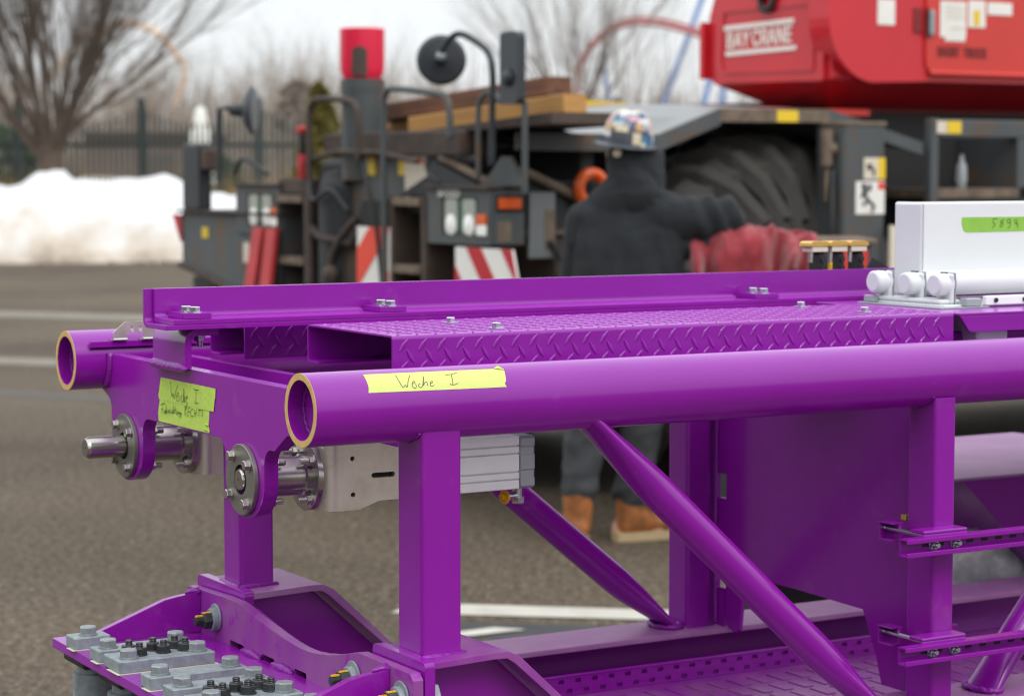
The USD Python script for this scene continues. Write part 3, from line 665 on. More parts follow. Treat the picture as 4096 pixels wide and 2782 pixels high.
# --- white housing with round end covers, bolted on the carrier plate
W = thing('white_housing', 'long white powder coated housing with round end covers on the purple frame', 'machine housing', FO, FROT)
hx0, hx1 = 1.552, 2.6
bd = sbox(hx0, .387, hx1, .470).buffer(.006, 6)
part(W, 'upper_box', ext(sbox(.390, 1.352, .467, 1.531).buffer(.004, 6), 'yz', hx0 + .004, hx1), 'white', 30)
part(W, 'end_plate', bx(hx0, hx0 + .012, .386, .471, 1.346, 1.536, .005), 'white')
for k, (y, z) in enumerate(((.455, 1.375), (.372, 1.3745), (.288, 1.3755))):
    x0 = 1.497 + (-.012 if k == 0 else .0) + (.0 if k != 2 else .004)
    e = part(W, 'end_cover', lathe([(0, 0), (.0185, 0), (.0225, .004), (.0225, .030), (.0245, .034)], (x0, y, z), (1, 0, 0), 40), 'white', 30)
    part(e, 'cover_base', bx(x0 + .026, x0 + .037, y - .0225, y + .0225, 1.337, z + .022, .004), 'white')
    part(e, 'seal', bx(x0 + .037, x0 + .0395, y - .0225, y + .0225, 1.337, z + .024, .001), 'alucap')
    part(e, 'screw_row', cat([bx(x0 + .028 + i * .004, x0 + .031 + i * .004, y - .006, y + .012, z + .0215, z + .0245) for i in range(2)]), 'black')
    if k: part(W, 'side_tube', rod((x0 + .0395, y, z + .002), (hx1, y, z + .002), .0225, 32), 'white', 40)
part(W, 'foot_rail', cat([bx(1.50, hx1, .255, .475, 1.331, 1.3375, .002)]), 'white')
part(W, 'foot_plate', bx(1.475, 1.60, .235, .49, 1.3312, 1.3335, .0005), 'alucap')
part(W, 'end_foot', bx(1.502, 1.556, .27, .47, 1.3376, 1.347, .003), 'white')
part(W, 'side_rail', bx(1.60, hx1, .246, .258, 1.334, 1.353, .002), 'alu')
part(W, 'corner_block', bx(1.545, 1.585, .240, .262, 1.3337, 1.350, .002), 'alucap')
part(W, 'corner_block', bx(1.487, 1.502, .455, .485, 1.3337, 1.348, .002), 'alucap')
for i in range(6):
    part(W, 'cap_screw', rod((1.625 + i * .075, .2455, 1.3445), (1.625 + i * .075, .2425, 1.3445), .0045, 12), 'hole')
# tapes with handwriting
def ribbon(pts3, nrm, w):
    """flat pen stroke of width w through 3-D points with normals"""
    P = np.array(pts3, float); N = np.array(nrm, float); t = np.gradient(P, axis=0) if len(P) > 2 else np.repeat([P[1] - P[0]], 2, 0)
    t /= np.linalg.norm(t, axis=1, keepdims=True) + 1e-12; s = np.cross(N, t); s /= np.linalg.norm(s, axis=1, keepdims=True) + 1e-12
    return sheet(np.stack([P - s * w / 2, P + s * w / 2], 1))
T1 = [[[1480,593],[1486,452],[1516,341],[1567,379],[1588,340],[1640,443],[1716,566]],[[1694,390],[1741,411],[1744,443],[1703,414],[1683,355],[1710,314],[1748,329]],[[1758,401],[1750,363],[1757,340]],[[1835,388],[1803,378],[1789,344],[1819,322],[1857,345],[1946,534],[1876,356],[1921,407],[1956,411],[1949,346]],[[2007,378],[2052,400],[2052,424],[2015,402],[1998,349],[2027,334],[2063,351]],[[2333,538],[2445,546],[2557,575]],[[2440,538],[2392,339]],[[2345,365],[2366,341],[2422,338],[2496,363]]]
O1 = [[951,663],[943,517],[936,376],[909,278],[1517,271],[2194,263],[2883,255],[3339,252],[3321,314],[3359,359],[3416,577],[3359,694],[3245,635],[2572,645],[1888,654]]
T2 = [[[6942,12199],[6908,11945],[6822,12001],[6782,11908],[6693,12067],[6596,12175]],[[6655,11951],[6570,11990],[6600,12035],[6664,11982],[6657,11887],[6584,11881]],[[6554,11967],[6542,11893]],[[6414,12007],[6463,11967],[6458,11896],[6407,11881],[6354,11937],[6323,12134],[6328,11884],[6290,11998],[6283,11876]],[[6219,11949],[6157,11986],[6181,12007],[6218,11981],[6221,11893],[6181,11869],[6143,11888]],[[5871,12152],[5635,12156]],[[5756,12150],[5776,11913]],[[5832,11935],[5772,11911],[5651,11929]],[[7439,11741],[7297,11778],[7222,11789]],[[7362,11764],[7378,11592]],[[7409,11667],[7322,11683]],[[7258,11668],[7292,11613],[7238,11609],[7215,11668],[7206,11608],[7158,11770],[7185,11602],[7150,11666],[7120,11612]],[[7099,11614],[7086,11672],[7054,11671],[7045,11615],[7033,11673],[7001,11676]],[[6968,11719],[6992,11632]],[[6916,11687],[6949,11636],[6907,11636],[6875,11643],[6818,11785],[6854,11637],[6810,11689],[6801,11638]],[[6723,11785],[6769,11641]],[[6789,11699],[6694,11716]],[[6684,11693],[6696,11639],[6643,11644],[6621,11698],[6618,11643],[6579,11694],[6539,11650]],[[6465,11689],[6521,11676],[6518,11644],[6465,11689],[6498,11610],[6560,11616]],[[6254,11827],[6300,11660]],[[6306,11798],[6223,11834],[6193,11809],[6287,11745],[6249,11649]],[[6039,11803],[6121,11803],[6166,11657],[6105,11659]],[[6139,11734],[6051,11739]],[[5907,11803],[5999,11771],[6022,11698],[5982,11666],[5910,11677]],[[5836,11798],[5870,11669]],[[5735,11807],[5820,11669]],[[5858,11733],[5787,11739]],[[5674,11812],[5524,11818]],[[5614,11814],[5668,11695]],[[5454,11821],[5505,11800],[5486,11763],[5497,11731],[5547,11711]]]
O2 = [[7433,12245],[6129,12245],[4893,12245],[4919,12131],[4916,12085],[4954,12005],[5001,11835],[5216,11833],[6491,11838],[7507,11829],[7554,11874],[7563,11905],[7516,12015]]
O3 = [[7502,11850],[6492,11856],[5197,11850],[5216,11703],[5243,11576],[5187,11469],[5217,11439],[6379,11434],[7579,11431],[7600,11584],[7559,11710]]
T3 = [[[17530,15001],[17430,15002],[17420,14926],[17477,14900],[17400,14808]],[[17732,14990],[17621,14949],[17689,14906],[17646,14839],[17605,14865],[17688,14948]],[[17878,14997],[17811,14981],[17813,14922],[17880,14929],[17890,14997],[17882,14845],[17815,14812]],[[18025,14995],[18004,14928],[18096,14876]],[[18059,14995],[18097,14816]]]
O3b = [[16588,15044],[18278,15040],[18478,15040],[18486,14742],[18285,14743],[16716,14734],[16627,14777],[16580,14911]]
def onpipe(x, a, r=RR): a = math.radians(a); return (x, -r * math.cos(a), RZ + r * math.sin(a)), (0, -math.cos(a), math.sin(a))
# pale tape around the near rail
pol = Polygon([(a / 1e4, b / 10 * math.pi / 180 * RR) for a, b in O1]).buffer(0)
def grid_tape(pol, step=.003):
    x0, y0, x1, y1 = pol.bounds; V, Fc, ix = [], [], {}
    cells = []
    from shapely.prepared import prep
    for i in range(int((x1 - x0) / step) + 1):
        for j in range(int((y1 - y0) / step) + 1):
            c = sbox(x0 + i * step, y0 + j * step, x0 + (i + 1) * step, y0 + (j + 1) * step).intersection(pol)
            for g in getattr(c, 'geoms', [c]):
                if g.geom_type == 'Polygon' and g.area > 1e-9:
                    q = list(g.exterior.coords)[:-1]; b = len(V); V += q
                    Fc += [(b, b + k, b + k + 1) for k in range(1, len(q) - 1)]
    V = np.array(V); Fc = np.array(Fc)
    a = V[Fc[:, 0]]; b = V[Fc[:, 1]]; c = V[Fc[:, 2]]; s = (b[:, 0] - a[:, 0]) * (c[:, 1] - a[:, 1]) - (b[:, 1] - a[:, 1]) * (c[:, 0] - a[:, 0]) < 0
    Fc[s] = Fc[s][:, ::-1]; return V, Fc
V2, Fc = grid_tape(pol, .0035)
V3 = np.array([onpipe(x, y / RR * 180 / math.pi, RR + .0004)[0] for x, y in V2])
tp = part(F, 'masking_tape', (V3, Fc), 'tapepale', False, 'pale yellow tape around the near rail')
fo = [onpipe(x, a, RR + .002)[0] for x, a in ((.3245, 63.0), (.3355, 69.8), (.3420, 57.5))]
part(tp, 'folded_corner', (np.array(fo + [onpipe(.336, 62, RR + .004)[0]]), np.array([(0, 2, 3), (2, 1, 3), (1, 0, 3)])), 'tape')
for ids in ((0, 1, 2, 3, 4), (5, 6, 7)):
    hw = []
    for s in ids:
        q = smoothpts([(a / 1e4, b / 10, 0) for a, b in T1[s]], 5); pn_ = [onpipe(a, b, RR + .0009) for a, b, _ in q]
        hw.append(ribbon([p for p, n in pn_], [n for p, n in pn_], .00095))
    part(tp, 'handwriting', hw, 'inkb')
# green tape in two strips on the end plate
def plane_tape(pol, x, name, lab):
    V2, Fc = grid_tape(pol, .004)
    n = meshkit.fbm(np.stack([V2[:, 0] * 90, V2[:, 1] * 140, V2[:, 0] * 0], 1), 3, 5)
    V = np.stack([x - .0007 * n, V2[:, 0], V2[:, 1]], 1); Fc = Fc[:, ::-1]
    return part(F, name, (V, Fc), 'tape', True, lab)
ta = plane_tape(Polygon([(a / 1e4, b / 1e4) for a, b in O2]), EP0 - .0008, 'masking_tape', 'upper green tape strip on the end plate')
tb = plane_tape(Polygon([(a / 1e4, b / 1e4) for a, b in O3]), EP0 - .0002, 'masking_tape', 'lower green tape strip on the end plate')
for who, strokes in ((ta, T2[:5]), (ta, T2[5:8]), (tb, T2[8:18]), (tb, T2[18:])):
    hw = []
    for s in strokes:
        q = smoothpts([(EP0 - .0019, a / 1e4, b / 1e4) for a, b in s], 4); hw.append(ribbon(q, np.repeat([(-1., 0, 0)], len(q), 0), .0012))
    part(who, 'handwriting', hw, 'ink')
wr = []
for a, b, c, d in ((.535, 1.1535, .522, 1.146), (.54, 1.1575, .524, 1.1575), (.545, 1.1495, .527, 1.1475)):
    wr.append(tube([(EP0 - .001, a, b), (EP0 - .0025, (a + c) / 2, (b + d) / 2 + .001), (EP0 - .001, c, d)], [.0006, .0016, .0006], 6))
part(tb, 'wrinkle', wr, 'tape', True)
tw = part(W, 'masking_tape', ext([(a / 1e4, b / 1e4) for a, b in O3b], 'xz', .3855, .3859), 'tape2')
dg = {0: [0], 1: [1], 2: [2], 3: [3, 4]}
for k, ids in dg.items():
    hw = []
    for s in ids:
        q = smoothpts([(a / 1e4, .3851, b / 1e4) for a, b in T3[s]], 4); hw.append(ribbon(q, np.repeat([(0, -1., 0)], len(q), 0), .0013))
    part(tw, 'digit', hw, 'ink')

# --- things behind the frame on the right
X = thing('steel_hopper', 'purple hopper shaped steel box with a broad flat lid, seen behind the right post', 'steel box', FO, FROT)
hz = .90
zt = lambda z, k: [(2.03 + k, .79, z), (2.75, .79, z), (2.75, 1.40, z), (2.03 + k, 1.40, z)]
P8 = np.array([(2.38, .84, .60), (2.75, .84, .60), (2.75, 1.36, .60), (2.38, 1.36, .60)] + zt(.894, 0)); part(X, 'hopper_body', trimesh.convex.convex_hull(P8), 'purple')
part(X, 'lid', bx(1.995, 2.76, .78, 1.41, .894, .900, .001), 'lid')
for x in (2.25, 2.65):
    for y in (.86, 1.34): part(X, 'leg', bx(x - .03, x + .03, y - .03, y + .03, 0, .61, .003), 'purple')
L = thing('louvre_box', 'black louvred box on a stand behind the right post', 'equipment box', FO, FROT)
part(L, 'case', bx(2.05, 2.40, 1.55, 1.9, .58, .86, .01), 'black')
for i in range(7): part(L, 'louvre', bx(2.07, 2.38, 1.535, 1.5495, .61 + i * .033, .625 + i * .033, .002), 'rim')
part(L, 'stand', bx(2.12, 2.33, 1.62, 1.83, 0, .58, .005), 'greydk')
Bn = thing('wrapped_bundle', 'plastic wrapped grey bundle lying behind the rear beam', 'wrapped bundle', FO, FROT)
v = trimesh.creation.icosphere(4, 1.0); n = meshkit.fbm(v.vertices * 2.6 + 7, 4, 3); vv = np.sign(v.vertices) * np.abs(v.vertices) ** .55
v.vertices = vv * np.array([.21, .13, .10]) * (0.82 + .4 * n[:, None]); v.apply_translation((2.34, 1.0, .655)); part(Bn, 'wrapping', v, 'wrap', True)
part(Bn, 'pallet_block', bx(2.08, 2.46, .88, 1.1, .42, .57, .004), 'cardboard')
part(Bn, 'stand', bx(2.12, 2.42, .90, 1.08, 0, .42, .004), 'cardboard')
# ================================================================== ground
def flat(x0, x1, y0, y1, z): return np.array([(x0, y0, z), (x1, y0, z), (x1, y1, z), (x0, y1, z)], float), np.array([(0, 1, 2), (0, 2, 3)])
top('ground', flat(-500, 500, -150, 900, 0), 'asphalt', kind='structure')
top('verge', flat(-400, 400, 42.5, 880, .012), 'verge', kind='structure')
def quad(pts, z): return np.array([(x, y, z) for x, y in pts], float), np.array([(0, 1, 2), (0, 2, 3)])
far_line = 'faded parking line across the asphalt, the farther of two behind the far rail end'
top('parking_line', quad([(-12, 27.35), (-12, 28.35), (9, 19.75), (9, 19.0)], .004), 'linefar', kind='structure')
top('parking_line', quad([(-12, 21.35), (-12, 22.1), (6, 15.75), (6, 15.25)], .004), 'linefar', kind='structure')
top('parking_line', quad([(-.44, 8.14), (-.36, 8.33), (3.5, 7.75), (3.5, 7.60)], .004), 'line', kind='structure')
top('parking_line', quad([(-.20, 7.68), (-.20, 7.77), (-.06, 7.86), (3.0, 8.3)][:3] + [(.05, 7.82)], .008), 'line', kind='structure')
top('asphalt_patch', quad([(-.25, 7.70), (-.25, 7.98), (.8, 7.86), (.8, 7.60)], .002), 'seal', kind='structure')
sl = []
for i in range(24):
    t = i / 23; sl.append((-9 + 10 * t + .1 * math.sin(9 * t), 18.6 - 4.6 * t + .15 * math.sin(14 * t), .003))
sl = np.array(sl); top('crack_seal', sheet(np.stack([sl + (0, -.10, 0), sl + (0, .10, 0)], 1)), 'seal', kind='structure')

# ================================================================== snow bank
xs = np.linspace(-26, 22, 241); ys = np.linspace(0, 1, 41); P = np.zeros((len(xs), len(ys), 3))
for i, x in enumerate(xs):
    yf = 38.7 + .12 * (x + 8.7) + .5 * meshkit.noise(np.array([x * .35, 3.3, 0])); h = 1.02 + .10 * math.exp(-((x + 8.6) / 2.2) ** 2) + .20 * meshkit.noise(np.array([x * .55 + .9, 9.1, 0])) + .26 * meshkit.noise(np.array([x * 1.7, 2.1, 0]))
    for j, t in enumerate(ys):
        y = yf + t * 4.2; prof = min(1, (t / .32)) ** .75 if t < .32 else max(0, 1 - ((t - .32) / .68) ** 2.0) ** .8
        n = meshkit.fbm(np.array([x * 1.3, y * 1.3, 0]), 4, 2) - .5
        P[i, j] = (x, y, max(-.05, h * prof * (1 + .22 * n) + .42 * n * min(1, prof * 3) - .02))
rs_ = np.random.default_rng(31); cl = []
for k in range(90):
    i_ = rs_.integers(10, 200); j_ = 0; q_ = P[i_, j_]; s_ = rs_.uniform(.03, .10); m_ = trimesh.creation.icosphere(1, 1.0)
    m_.vertices = m_.vertices * (.7 + .6 * meshkit.noise(m_.vertices * 2.3 + k)[:, None]) * s_ * np.array([1.2, 1, .8]) + q_ + (0, -.5 * rs_.uniform(0, 1), .05); cl.append(m_)
part_snow = cat([sheet(P)] + cl)
top('snow_bank', part_snow, 'snow', 'long heap of ploughed snow with a dirty foot along the edge of the lot', 'snow bank', smooth=True)

# ================================================================== fence
fx = [-12.35, -9.95, -7.45, -5.10, -2.7, -.3, 2.1]
fe = thing('picket_fence', 'dark green steel picket fence with scalloped top behind the snow bank', 'fence', (0, 46, 0))
for x in fx: part(fe, 'post', cat([bx(x - .068, x + .068, -.068, .068, 0, 3.0), trimesh.convex.convex_hull(np.array([(x - .07, -.07, 3.0), (x + .07, -.07, 3.0), (x + .07, .07, 3.0), (x - .07, .07, 3.0), (x, 0, 3.09)]))]), 'fence')
for a, b in zip(fx, fx[1:]):
    for z in (2.10, .45): part(fe, 'rail', bx(a + .068, b - .068, -.036, .036, z - .04, z + .04), 'fence')
    n = 22
    for k in range(1, n):
        x = a + (b - a) * k / n; s = abs(2 * k / n - 1); zt = 2.50 + .34 * s ** 2.2
        part(fe, 'picket', cat([bx(x - .019, x + .019, -.075, -.037, .2, zt), trimesh.convex.convex_hull(np.array([(x - .022, -.078, zt), (x + .022, -.078, zt), (x - .022, -.034, zt), (x + .022, -.034, zt), (x, -.056, zt + .07)]))]), 'fence')

# ================================================================== trees
def limb_mesh(segs, n=4):
    """segs: (p0, p1, r0, r1) arrays -> tapered prisms in one mesh"""
    p0, p1, r0, r1 = (np.array(x, float) for x in zip(*segs)); t = p1 - p0; t /= np.linalg.norm(t, axis=1, keepdims=True) + 1e-9
    u = np.cross(t, np.where(np.abs(t[:, 2:3]) > .9, [[1., 0, 0]], [[0, 0, 1.]])); u /= np.linalg.norm(u, axis=1, keepdims=True) + 1e-9; w = np.cross(t, u)
    a = np.arange(n) * 2 * np.pi / n; ring = np.cos(a)[None, :, None] * u[:, None] + np.sin(a)[None, :, None] * w[:, None]
    V = np.concatenate([p0[:, None] + ring * r0[:, None, None], p1[:, None] + ring * r1[:, None, None]], 1); k = len(p0); Fc = []
    for j in range(n):
        q = (j + 1) % n; Fc += [(j, q, n + q), (j, n + q, n + j)]
    Fc = (np.array(Fc)[None] + (np.arange(k) * 2 * n)[:, None, None]).reshape(-1, 3); return trimesh.Trimesh(V.reshape(-1, 3), Fc, process=False)
def grow(rng, p, d, L, r, depth, segs, spread, up, kids):
    p = np.array(p, float); d = np.array(d, float); n = 3 if depth > 0 else 2
    for i in range(n):
        d2 = d + rng.normal(0, .10, 3) + np.array([0, 0, up]); d2 /= np.linalg.norm(d2); q = p + d2 * L / n; r2 = r * (1 - .22)
        segs.append((p, q, r, r2)); p, d, r = q, d2, r2
        if depth > 0:
            for _ in range(kids):
                e = d + rng.normal(0, spread, 3); e /= np.linalg.norm(e)
                grow(rng, p, e, L * rng.uniform(.5, .78), r * rng.uniform(.40, .58), depth - 1, segs, spread, up, kids)
def bare_tree(name, label, x, y, seed, hgt, trunk_r, fork, stems, fan, mat, depth=3, kids=2, spread=.30, lean=0.):
    rng = np.random.default_rng(seed); t = thing(name, label, 'tree', (x, y, 0), group='bare trees behind the lot')
    part(t, 'trunk', tube(smoothpts([(0, 0, -.1), (.03, .02, fork * .4), (-.02, 0, fork * .8), (.02, 0, fork * 1.15)], 4), np.linspace(trunk_r * 1.1, trunk_r * .82, 13), 12), mat, True)
    big, segs = [], []
    for k in range(stems):
        az = 2 * math.pi * (k + rng.uniform(-.3, .3)) / stems; th = fan * math.sqrt(rng.uniform(.02, 1))
        d = np.array([math.sin(th) * math.cos(az) + lean, math.sin(th) * math.sin(az), math.cos(th)]); p = np.array([.4 * trunk_r * math.cos(az), .4 * trunk_r * math.sin(az), fork * rng.uniform(.80, 1.08)])
        grow(rng, p, d / np.linalg.norm(d), hgt * rng.uniform(.32, .44), trunk_r * rng.uniform(.17, .30), depth, segs, spread, .05, kids)
    part(t, 'crown', limb_mesh(segs), mat)
    return t
bare_tree('bare_tree', 'bare vase shaped tree with dark stems fanning out behind the snow bank', -8.72, 43.2, 3, 7.6, .28, 2.0, 19, .80, 'bark', 4, 2, .18)
bare_tree('bare_tree', 'thin grey bare tree behind the round mirror and the timbers', 1.5, 58, 11, 8.6, .17, 2.6, 12, .75, 'bark2', 3, 2, .22)
bare_tree('bare_tree', 'pale bare tree between the crane cab and the rectangular mirror', 3.6, 70, 21, 8, .14, 2.2, 9, .7, 'twigs', 3, 2, .22)
# far wood, one mass
rng = np.random.default_rng(5); segs = []
for k in range(330):
    x = rng.uniform(-60, 45); y = rng.uniform(95, 165); h = rng.uniform(5.0, 7.6) * (y / 120) * (1. if x < -4 else .72)
    d0 = rng.normal(0, .05, 3) + (0, 0, 1); grow(rng, (x, y, 0), d0 / np.linalg.norm(d0), h * .62, .13, 2, segs, .36, .07, 3)
def slivers(n, x0, x1, y0, y1, h0, h1, w, sp, zb=0.):
    x, y = rng.uniform(x0, x1, n), rng.uniform(y0, y1, n); b = np.stack([x, y, rng.uniform(zb, zb + .3, n)], 1); h = h0 + (h1 - h0) * rng.uniform(0, 1, n) ** 2.2
    t = b + np.stack([rng.normal(0, sp, n), rng.normal(0, sp, n), h], 1); d = np.array([w, 0, 0]); V = np.stack([b - d, b + d, t], 1).reshape(-1, 3); return trimesh.Trimesh(V, np.arange(3 * n).reshape(-1, 3), process=False)
top('far_wood', cat([limb_mesh(segs, 3), slivers(9000, -60, 45, 98, 165, 3.0, 8.5, .045, .7)]), 'twigs', 'far strip of bare winter wood with mist painted into its pale colour', 'wood', kind='stuff')
segs = []
for k in range(900):
    x = rng.uniform(-70, 60); y = rng.uniform(84, 98); d0 = rng.normal(0, .22, 3) + (0, 0, 1); grow(rng, (x, y, 0), d0 / np.linalg.norm(d0), rng.uniform(1.4, 3.0), .06, 1, segs, .4, .0, 3)
top('undergrowth', cat([limb_mesh(segs, 3), slivers(16000, -70, 60, 80, 96, .8, 4.2, .04, .5)]), 'twigs', 'tangled brown undergrowth in front of the far wood', 'undergrowth', kind='stuff')
# conifers
def leafy(name, label, cate, x, y, h, w, mat, seed, cone=True, n=2600, trunk=True):
    rng = np.random.default_rng(seed); t = thing(name, label, cate, (x, y, 0)); V = []
    z = rng.uniform(.04, 1, n); prof = (np.minimum(1, z / .12) * (1 - z) ** .7 * 1.1 + .06) if cone else np.sqrt(np.clip(1 - (2 * z - 1) ** 2, 0.02, 1))
    a = rng.uniform(0, 2 * np.pi, n); clump = .78 + .3 * np.sin(a * 3 + z * 9) * np.sin(z * 17 + a * 2); r = w * prof * clump * rng.uniform(.55, 1, n) ** .5
    c = np.stack([r * np.cos(a), r * np.sin(a), z * h], 1); s = rng.uniform(.05, .11, n) * (h / 2.6) ** .5
    u = rng.normal(0, 1, (n, 3)); u /= np.linalg.norm(u, axis=1, keepdims=True); v = np.cross(u, rng.normal(0, 1, (n, 3))); v /= np.linalg.norm(v, axis=1, keepdims=True)
    V = np.stack([c - u * s[:, None] - v * s[:, None] * .4, c + u * s[:, None] - v * s[:, None] * .4, c + v * s[:, None] * 1.1], 1).reshape(-1, 3)
    part(t, 'foliage', (V, np.arange(3 * n).reshape(-1, 3)), mat)
    if trunk: part(t, 'trunk', rod((0, 0, 0), (0, 0, h * .8), .05 * w + .02, 8, .01), 'bark')
leafy('conifer', 'narrow olive green conifer beside the grey column of the crane', 'conifer', -3.05, 36.2, 2.95, .62, 'conifer', 4)
leafy('conifer', 'rounded grey green conifer far behind the crane column', 'conifer', -8.6, 92, 5.2, 1.6, 'twigs', 5, False)
leafy('shrub', 'dark green shrub at the left edge behind the fence', 'shrub', -11.4, 50, 2.6, 1.3, 'green', 6, False, 2200)
leafy('shrub', 'low green shrub behind the fence near the left mirror', 'shrub', -6.9, 52, 2.0, 1.0, 'green', 8, False, 1500)
# dry ornamental grass, one mass
rng = np.random.default_rng(9); V = []
for k in range(60):
    cx, cy = rng.uniform(-12.5, -1.5), rng.uniform(43.6, 45.6); hh = rng.uniform(1.3, 2.0)
    for j in range(46):
        b = np.array([cx + rng.normal(0, .12), cy + rng.normal(0, .12), 0]); t = b + np.array([rng.normal(0, .32), rng.normal(0, .25), hh * rng.uniform(.7, 1)]); V += [b + (-.012, 0, 0), b + (.012, 0, 0), t]
V = np.array(V); top('dry_grass', (V, np.arange(len(V)).reshape(-1, 3)), 'drygrass', 'ochre clumps of dry grass along the fence behind the snow', 'grass', kind='stuff')

# ================================================================== things beyond the fence
h = thing('low_building', 'low brown clad building behind the fence', 'building', (-12.6, 76, 0))
part(h, 'wall', bx(-1.6, 2.3, 0, 6, 0, 2.75), 'housewall'); part(h, 'roof', bx(-1.75, 2.45, -.2, 6.2, 2.75, 2.9), 'roof')
part(h, 'door', bx(.4, 1.3, -.03, .02, .0, 2.1), 'roof')
s = thing('white_statue', 'stepped white plaster statue standing beyond the fence', 'statue', (-8.18, 60, 0))
part(s, 'plinth', bx(-.36, .36, -.36, .36, 0, 1.9, .03), 'statue'); part(s, 'body', lathe([(.28, 1.9), (.29, 2.5), (.24, 2.62), (.19, 2.7), (.17, 3.02), (.11, 3.2), (0, 3.27)], (0, 0, 0), (0, 0, 1), 20), 'statue', 40)
c = thing('parked_car', 'small white parked car behind the fence', 'car', (-13.0, 72, 0))
part(c, 'body', ext([(-1.0, .3), (1.9, .3), (1.9, .75), (1.3, .9), (.9, 1.35), (-.4, 1.4), (-.95, .95)], 'xz', -.8, .8), 'carwhite'); part(c, 'window', bx(-.5, .9, -.81, -.79, .95, 1.25), 'glass')
for x in (-.5, 1.3):
    for y in (-.8, .66): part(c, 'wheel', disc((x, y, .31), (0, 1, 0), 0, .31, .16, 20), 'tyre')
def coaster(name, label, pts, mat, y, sup=None, r=.05):
    t = thing(name, label, 'coaster track', (0, y, 0), group='coaster track sections'); q = smoothpts([(x, .5 * math.sin(i), z) for i, (x, z) in enumerate(pts)], 8)
    for dy in (-.45, .45): part(t, 'rail', tube(q + (0, dy, .22), r, 8), mat, True)
    part(t, 'spine', tube(q, r * 1.9, 8), mat, True)
    for i in range(0, len(q), 3): part(t, 'cross_tie', tube([q[i] + (0, -.45, .22), q[i] + (0, 0, 0), q[i] + (0, .45, .22)], r * .7, 4), mat)
    return t
tr = coaster('coaster_track', 'red roller coaster track curving in the mist left of the crane cab', [(3.6, 3.0), (2.8, 4.3), (2.75, 5.6), (3.35, 6.7), (4.17, 7.35), (5.1, 7.6), (6.2, 7.55), (7.5, 7.25), (9.5, 6.6)], 'coasterred', 95)
coaster('coaster_track', 'lower red roller coaster track dipping behind the yellow panel', [(3.2, 4.4), (3.9, 3.5), (5.1, 2.8), (7.5, 2.4), (11, 2.2)], 'coasterred', 97)
coaster('coaster_track', 'orange roller coaster loop behind the left tree, colour paled to paint in mist', [(-19.5, 5.2), (-17.9, 7.1), (-16.5, 7.6), (-15.4, 7.5), (-14.6, 7.0), (-14.0, 6.3), (-13.7, 5.5), (-14.2, 4.2)], 'coasterorange', 96)
for k, (x0, z0, x1, lab) in enumerate(((8.4, 9.5, 4.9, 'leaning violet blue coaster support left of the crane cab'), (9.6, 9.5, 7.3, 'steep bright blue coaster support next to the crane cab'), (9.4, 6.5, 8.9, 'upright blue coaster support touching the crane cab edge'), (4.0, 6.9, 4.9, 'thin blue coaster support under the red curve'))):
    t = thing('coaster_support', lab, 'steel support', (0, 99 + k * .8, 0), group='coaster supports'); part(t, 'column', rod((x1, 0, 0), (x0, 0, z0), .11 if k != 3 else .08, 12), 'coasterblue', True); part(t, 'footing', bx(x1 - .3, x1 + .3, -.3, .3, 0, .3), 'roof')

# ================================================================== unseen foliage screen, added on the left to block low sky light
P = []
for a_ in np.linspace(math.radians(196), math.radians(302), 90):
    r_ = 27 + 2.5 * math.sin(3 * a_); row = []
    for zz in np.linspace(0, 1, 14):
        n = meshkit.fbm(np.array([a_ * 14, zz * 5, 2.]), 4, 6); hh = 9.5 + 3.5 * meshkit.noise(np.array([a_ * 16, 1., 0])); rr = r_ + 2.5 * (n - .5) + 2.2 * zz ** 3
        row.append((rr * math.sin(a_), rr * math.cos(a_), hh * zz * (.9 + .2 * n) - .05))
    row.append((row[-1][0] * 1.12, row[-1][1] * 1.12, 0)); P.append(row)
top('evergreen_belt', orient(sheet(P)), 'green', 'unseen dark foliage screen added on the left to block low sky light', 'light screen', kind='stuff')
# ================================================================== the crane (x backwards along it, y across to its far side, z up; origin at its near front corner)
K = thing('mobile_crane', 'rough terrain mobile crane with red upper works and grey rusty carrier', 'crane', (-.1, 10.2, 0), 32)
# carrier
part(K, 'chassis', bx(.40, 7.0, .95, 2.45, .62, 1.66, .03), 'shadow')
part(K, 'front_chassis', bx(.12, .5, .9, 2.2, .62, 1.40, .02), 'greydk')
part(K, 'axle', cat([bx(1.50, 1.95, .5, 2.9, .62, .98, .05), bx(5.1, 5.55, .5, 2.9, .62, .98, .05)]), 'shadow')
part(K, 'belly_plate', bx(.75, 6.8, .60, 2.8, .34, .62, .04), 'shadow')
# fender deck, near side
near = [(.14, 0, 1.765), (.40, 0, 1.762), (.92, 0, 1.762), (1.28, 0, 1.888), (1.95, 0, 1.893), (2.56, 0, 1.735)]
farp = [(.50, .95, 1.87), (.55, .95, 1.89), (.62, .95, 1.90), (1.28, .95, 1.935), (1.95, .95, 1.94), (2.56, .95, 1.78)]
part(K, 'fender_deck', cat([sheet([near, farp]), sheet([[(a, b, c - .035) for a, b, c in farp], [(a, b, c - .035) for a, b, c in near]])]), 'greylt', 20)
for i, (p, q) in enumerate(zip(near, near[1:])):
    h0 = .075 if i < 3 else .06
    part(K, 'fender_edge', trimesh.convex.convex_hull(np.array([(p[0], -.012, p[2] + .004), (q[0], -.012, q[2] + .004), (q[0], -.012, q[2] - h0), (p[0], -.012, p[2] - h0), (p[0], .012, p[2] + .004), (q[0], .012, q[2] + .004), (q[0], .012, q[2] - h0), (p[0], .012, p[2] - h0)])), 'tan' if i == 3 else 'grey')
part(K, 'fender_edge_decal', bx(1.62, 1.75, -.0145, -.0125, 1.832, 1.888), 'decalyellow')
part(K, 'arch_liner', cat([bx(.55, 2.9, .90, .96, .5, 1.80, .01), bx(.52, .60, .05, .95, .75, 1.72, .01)]), 'shadow')
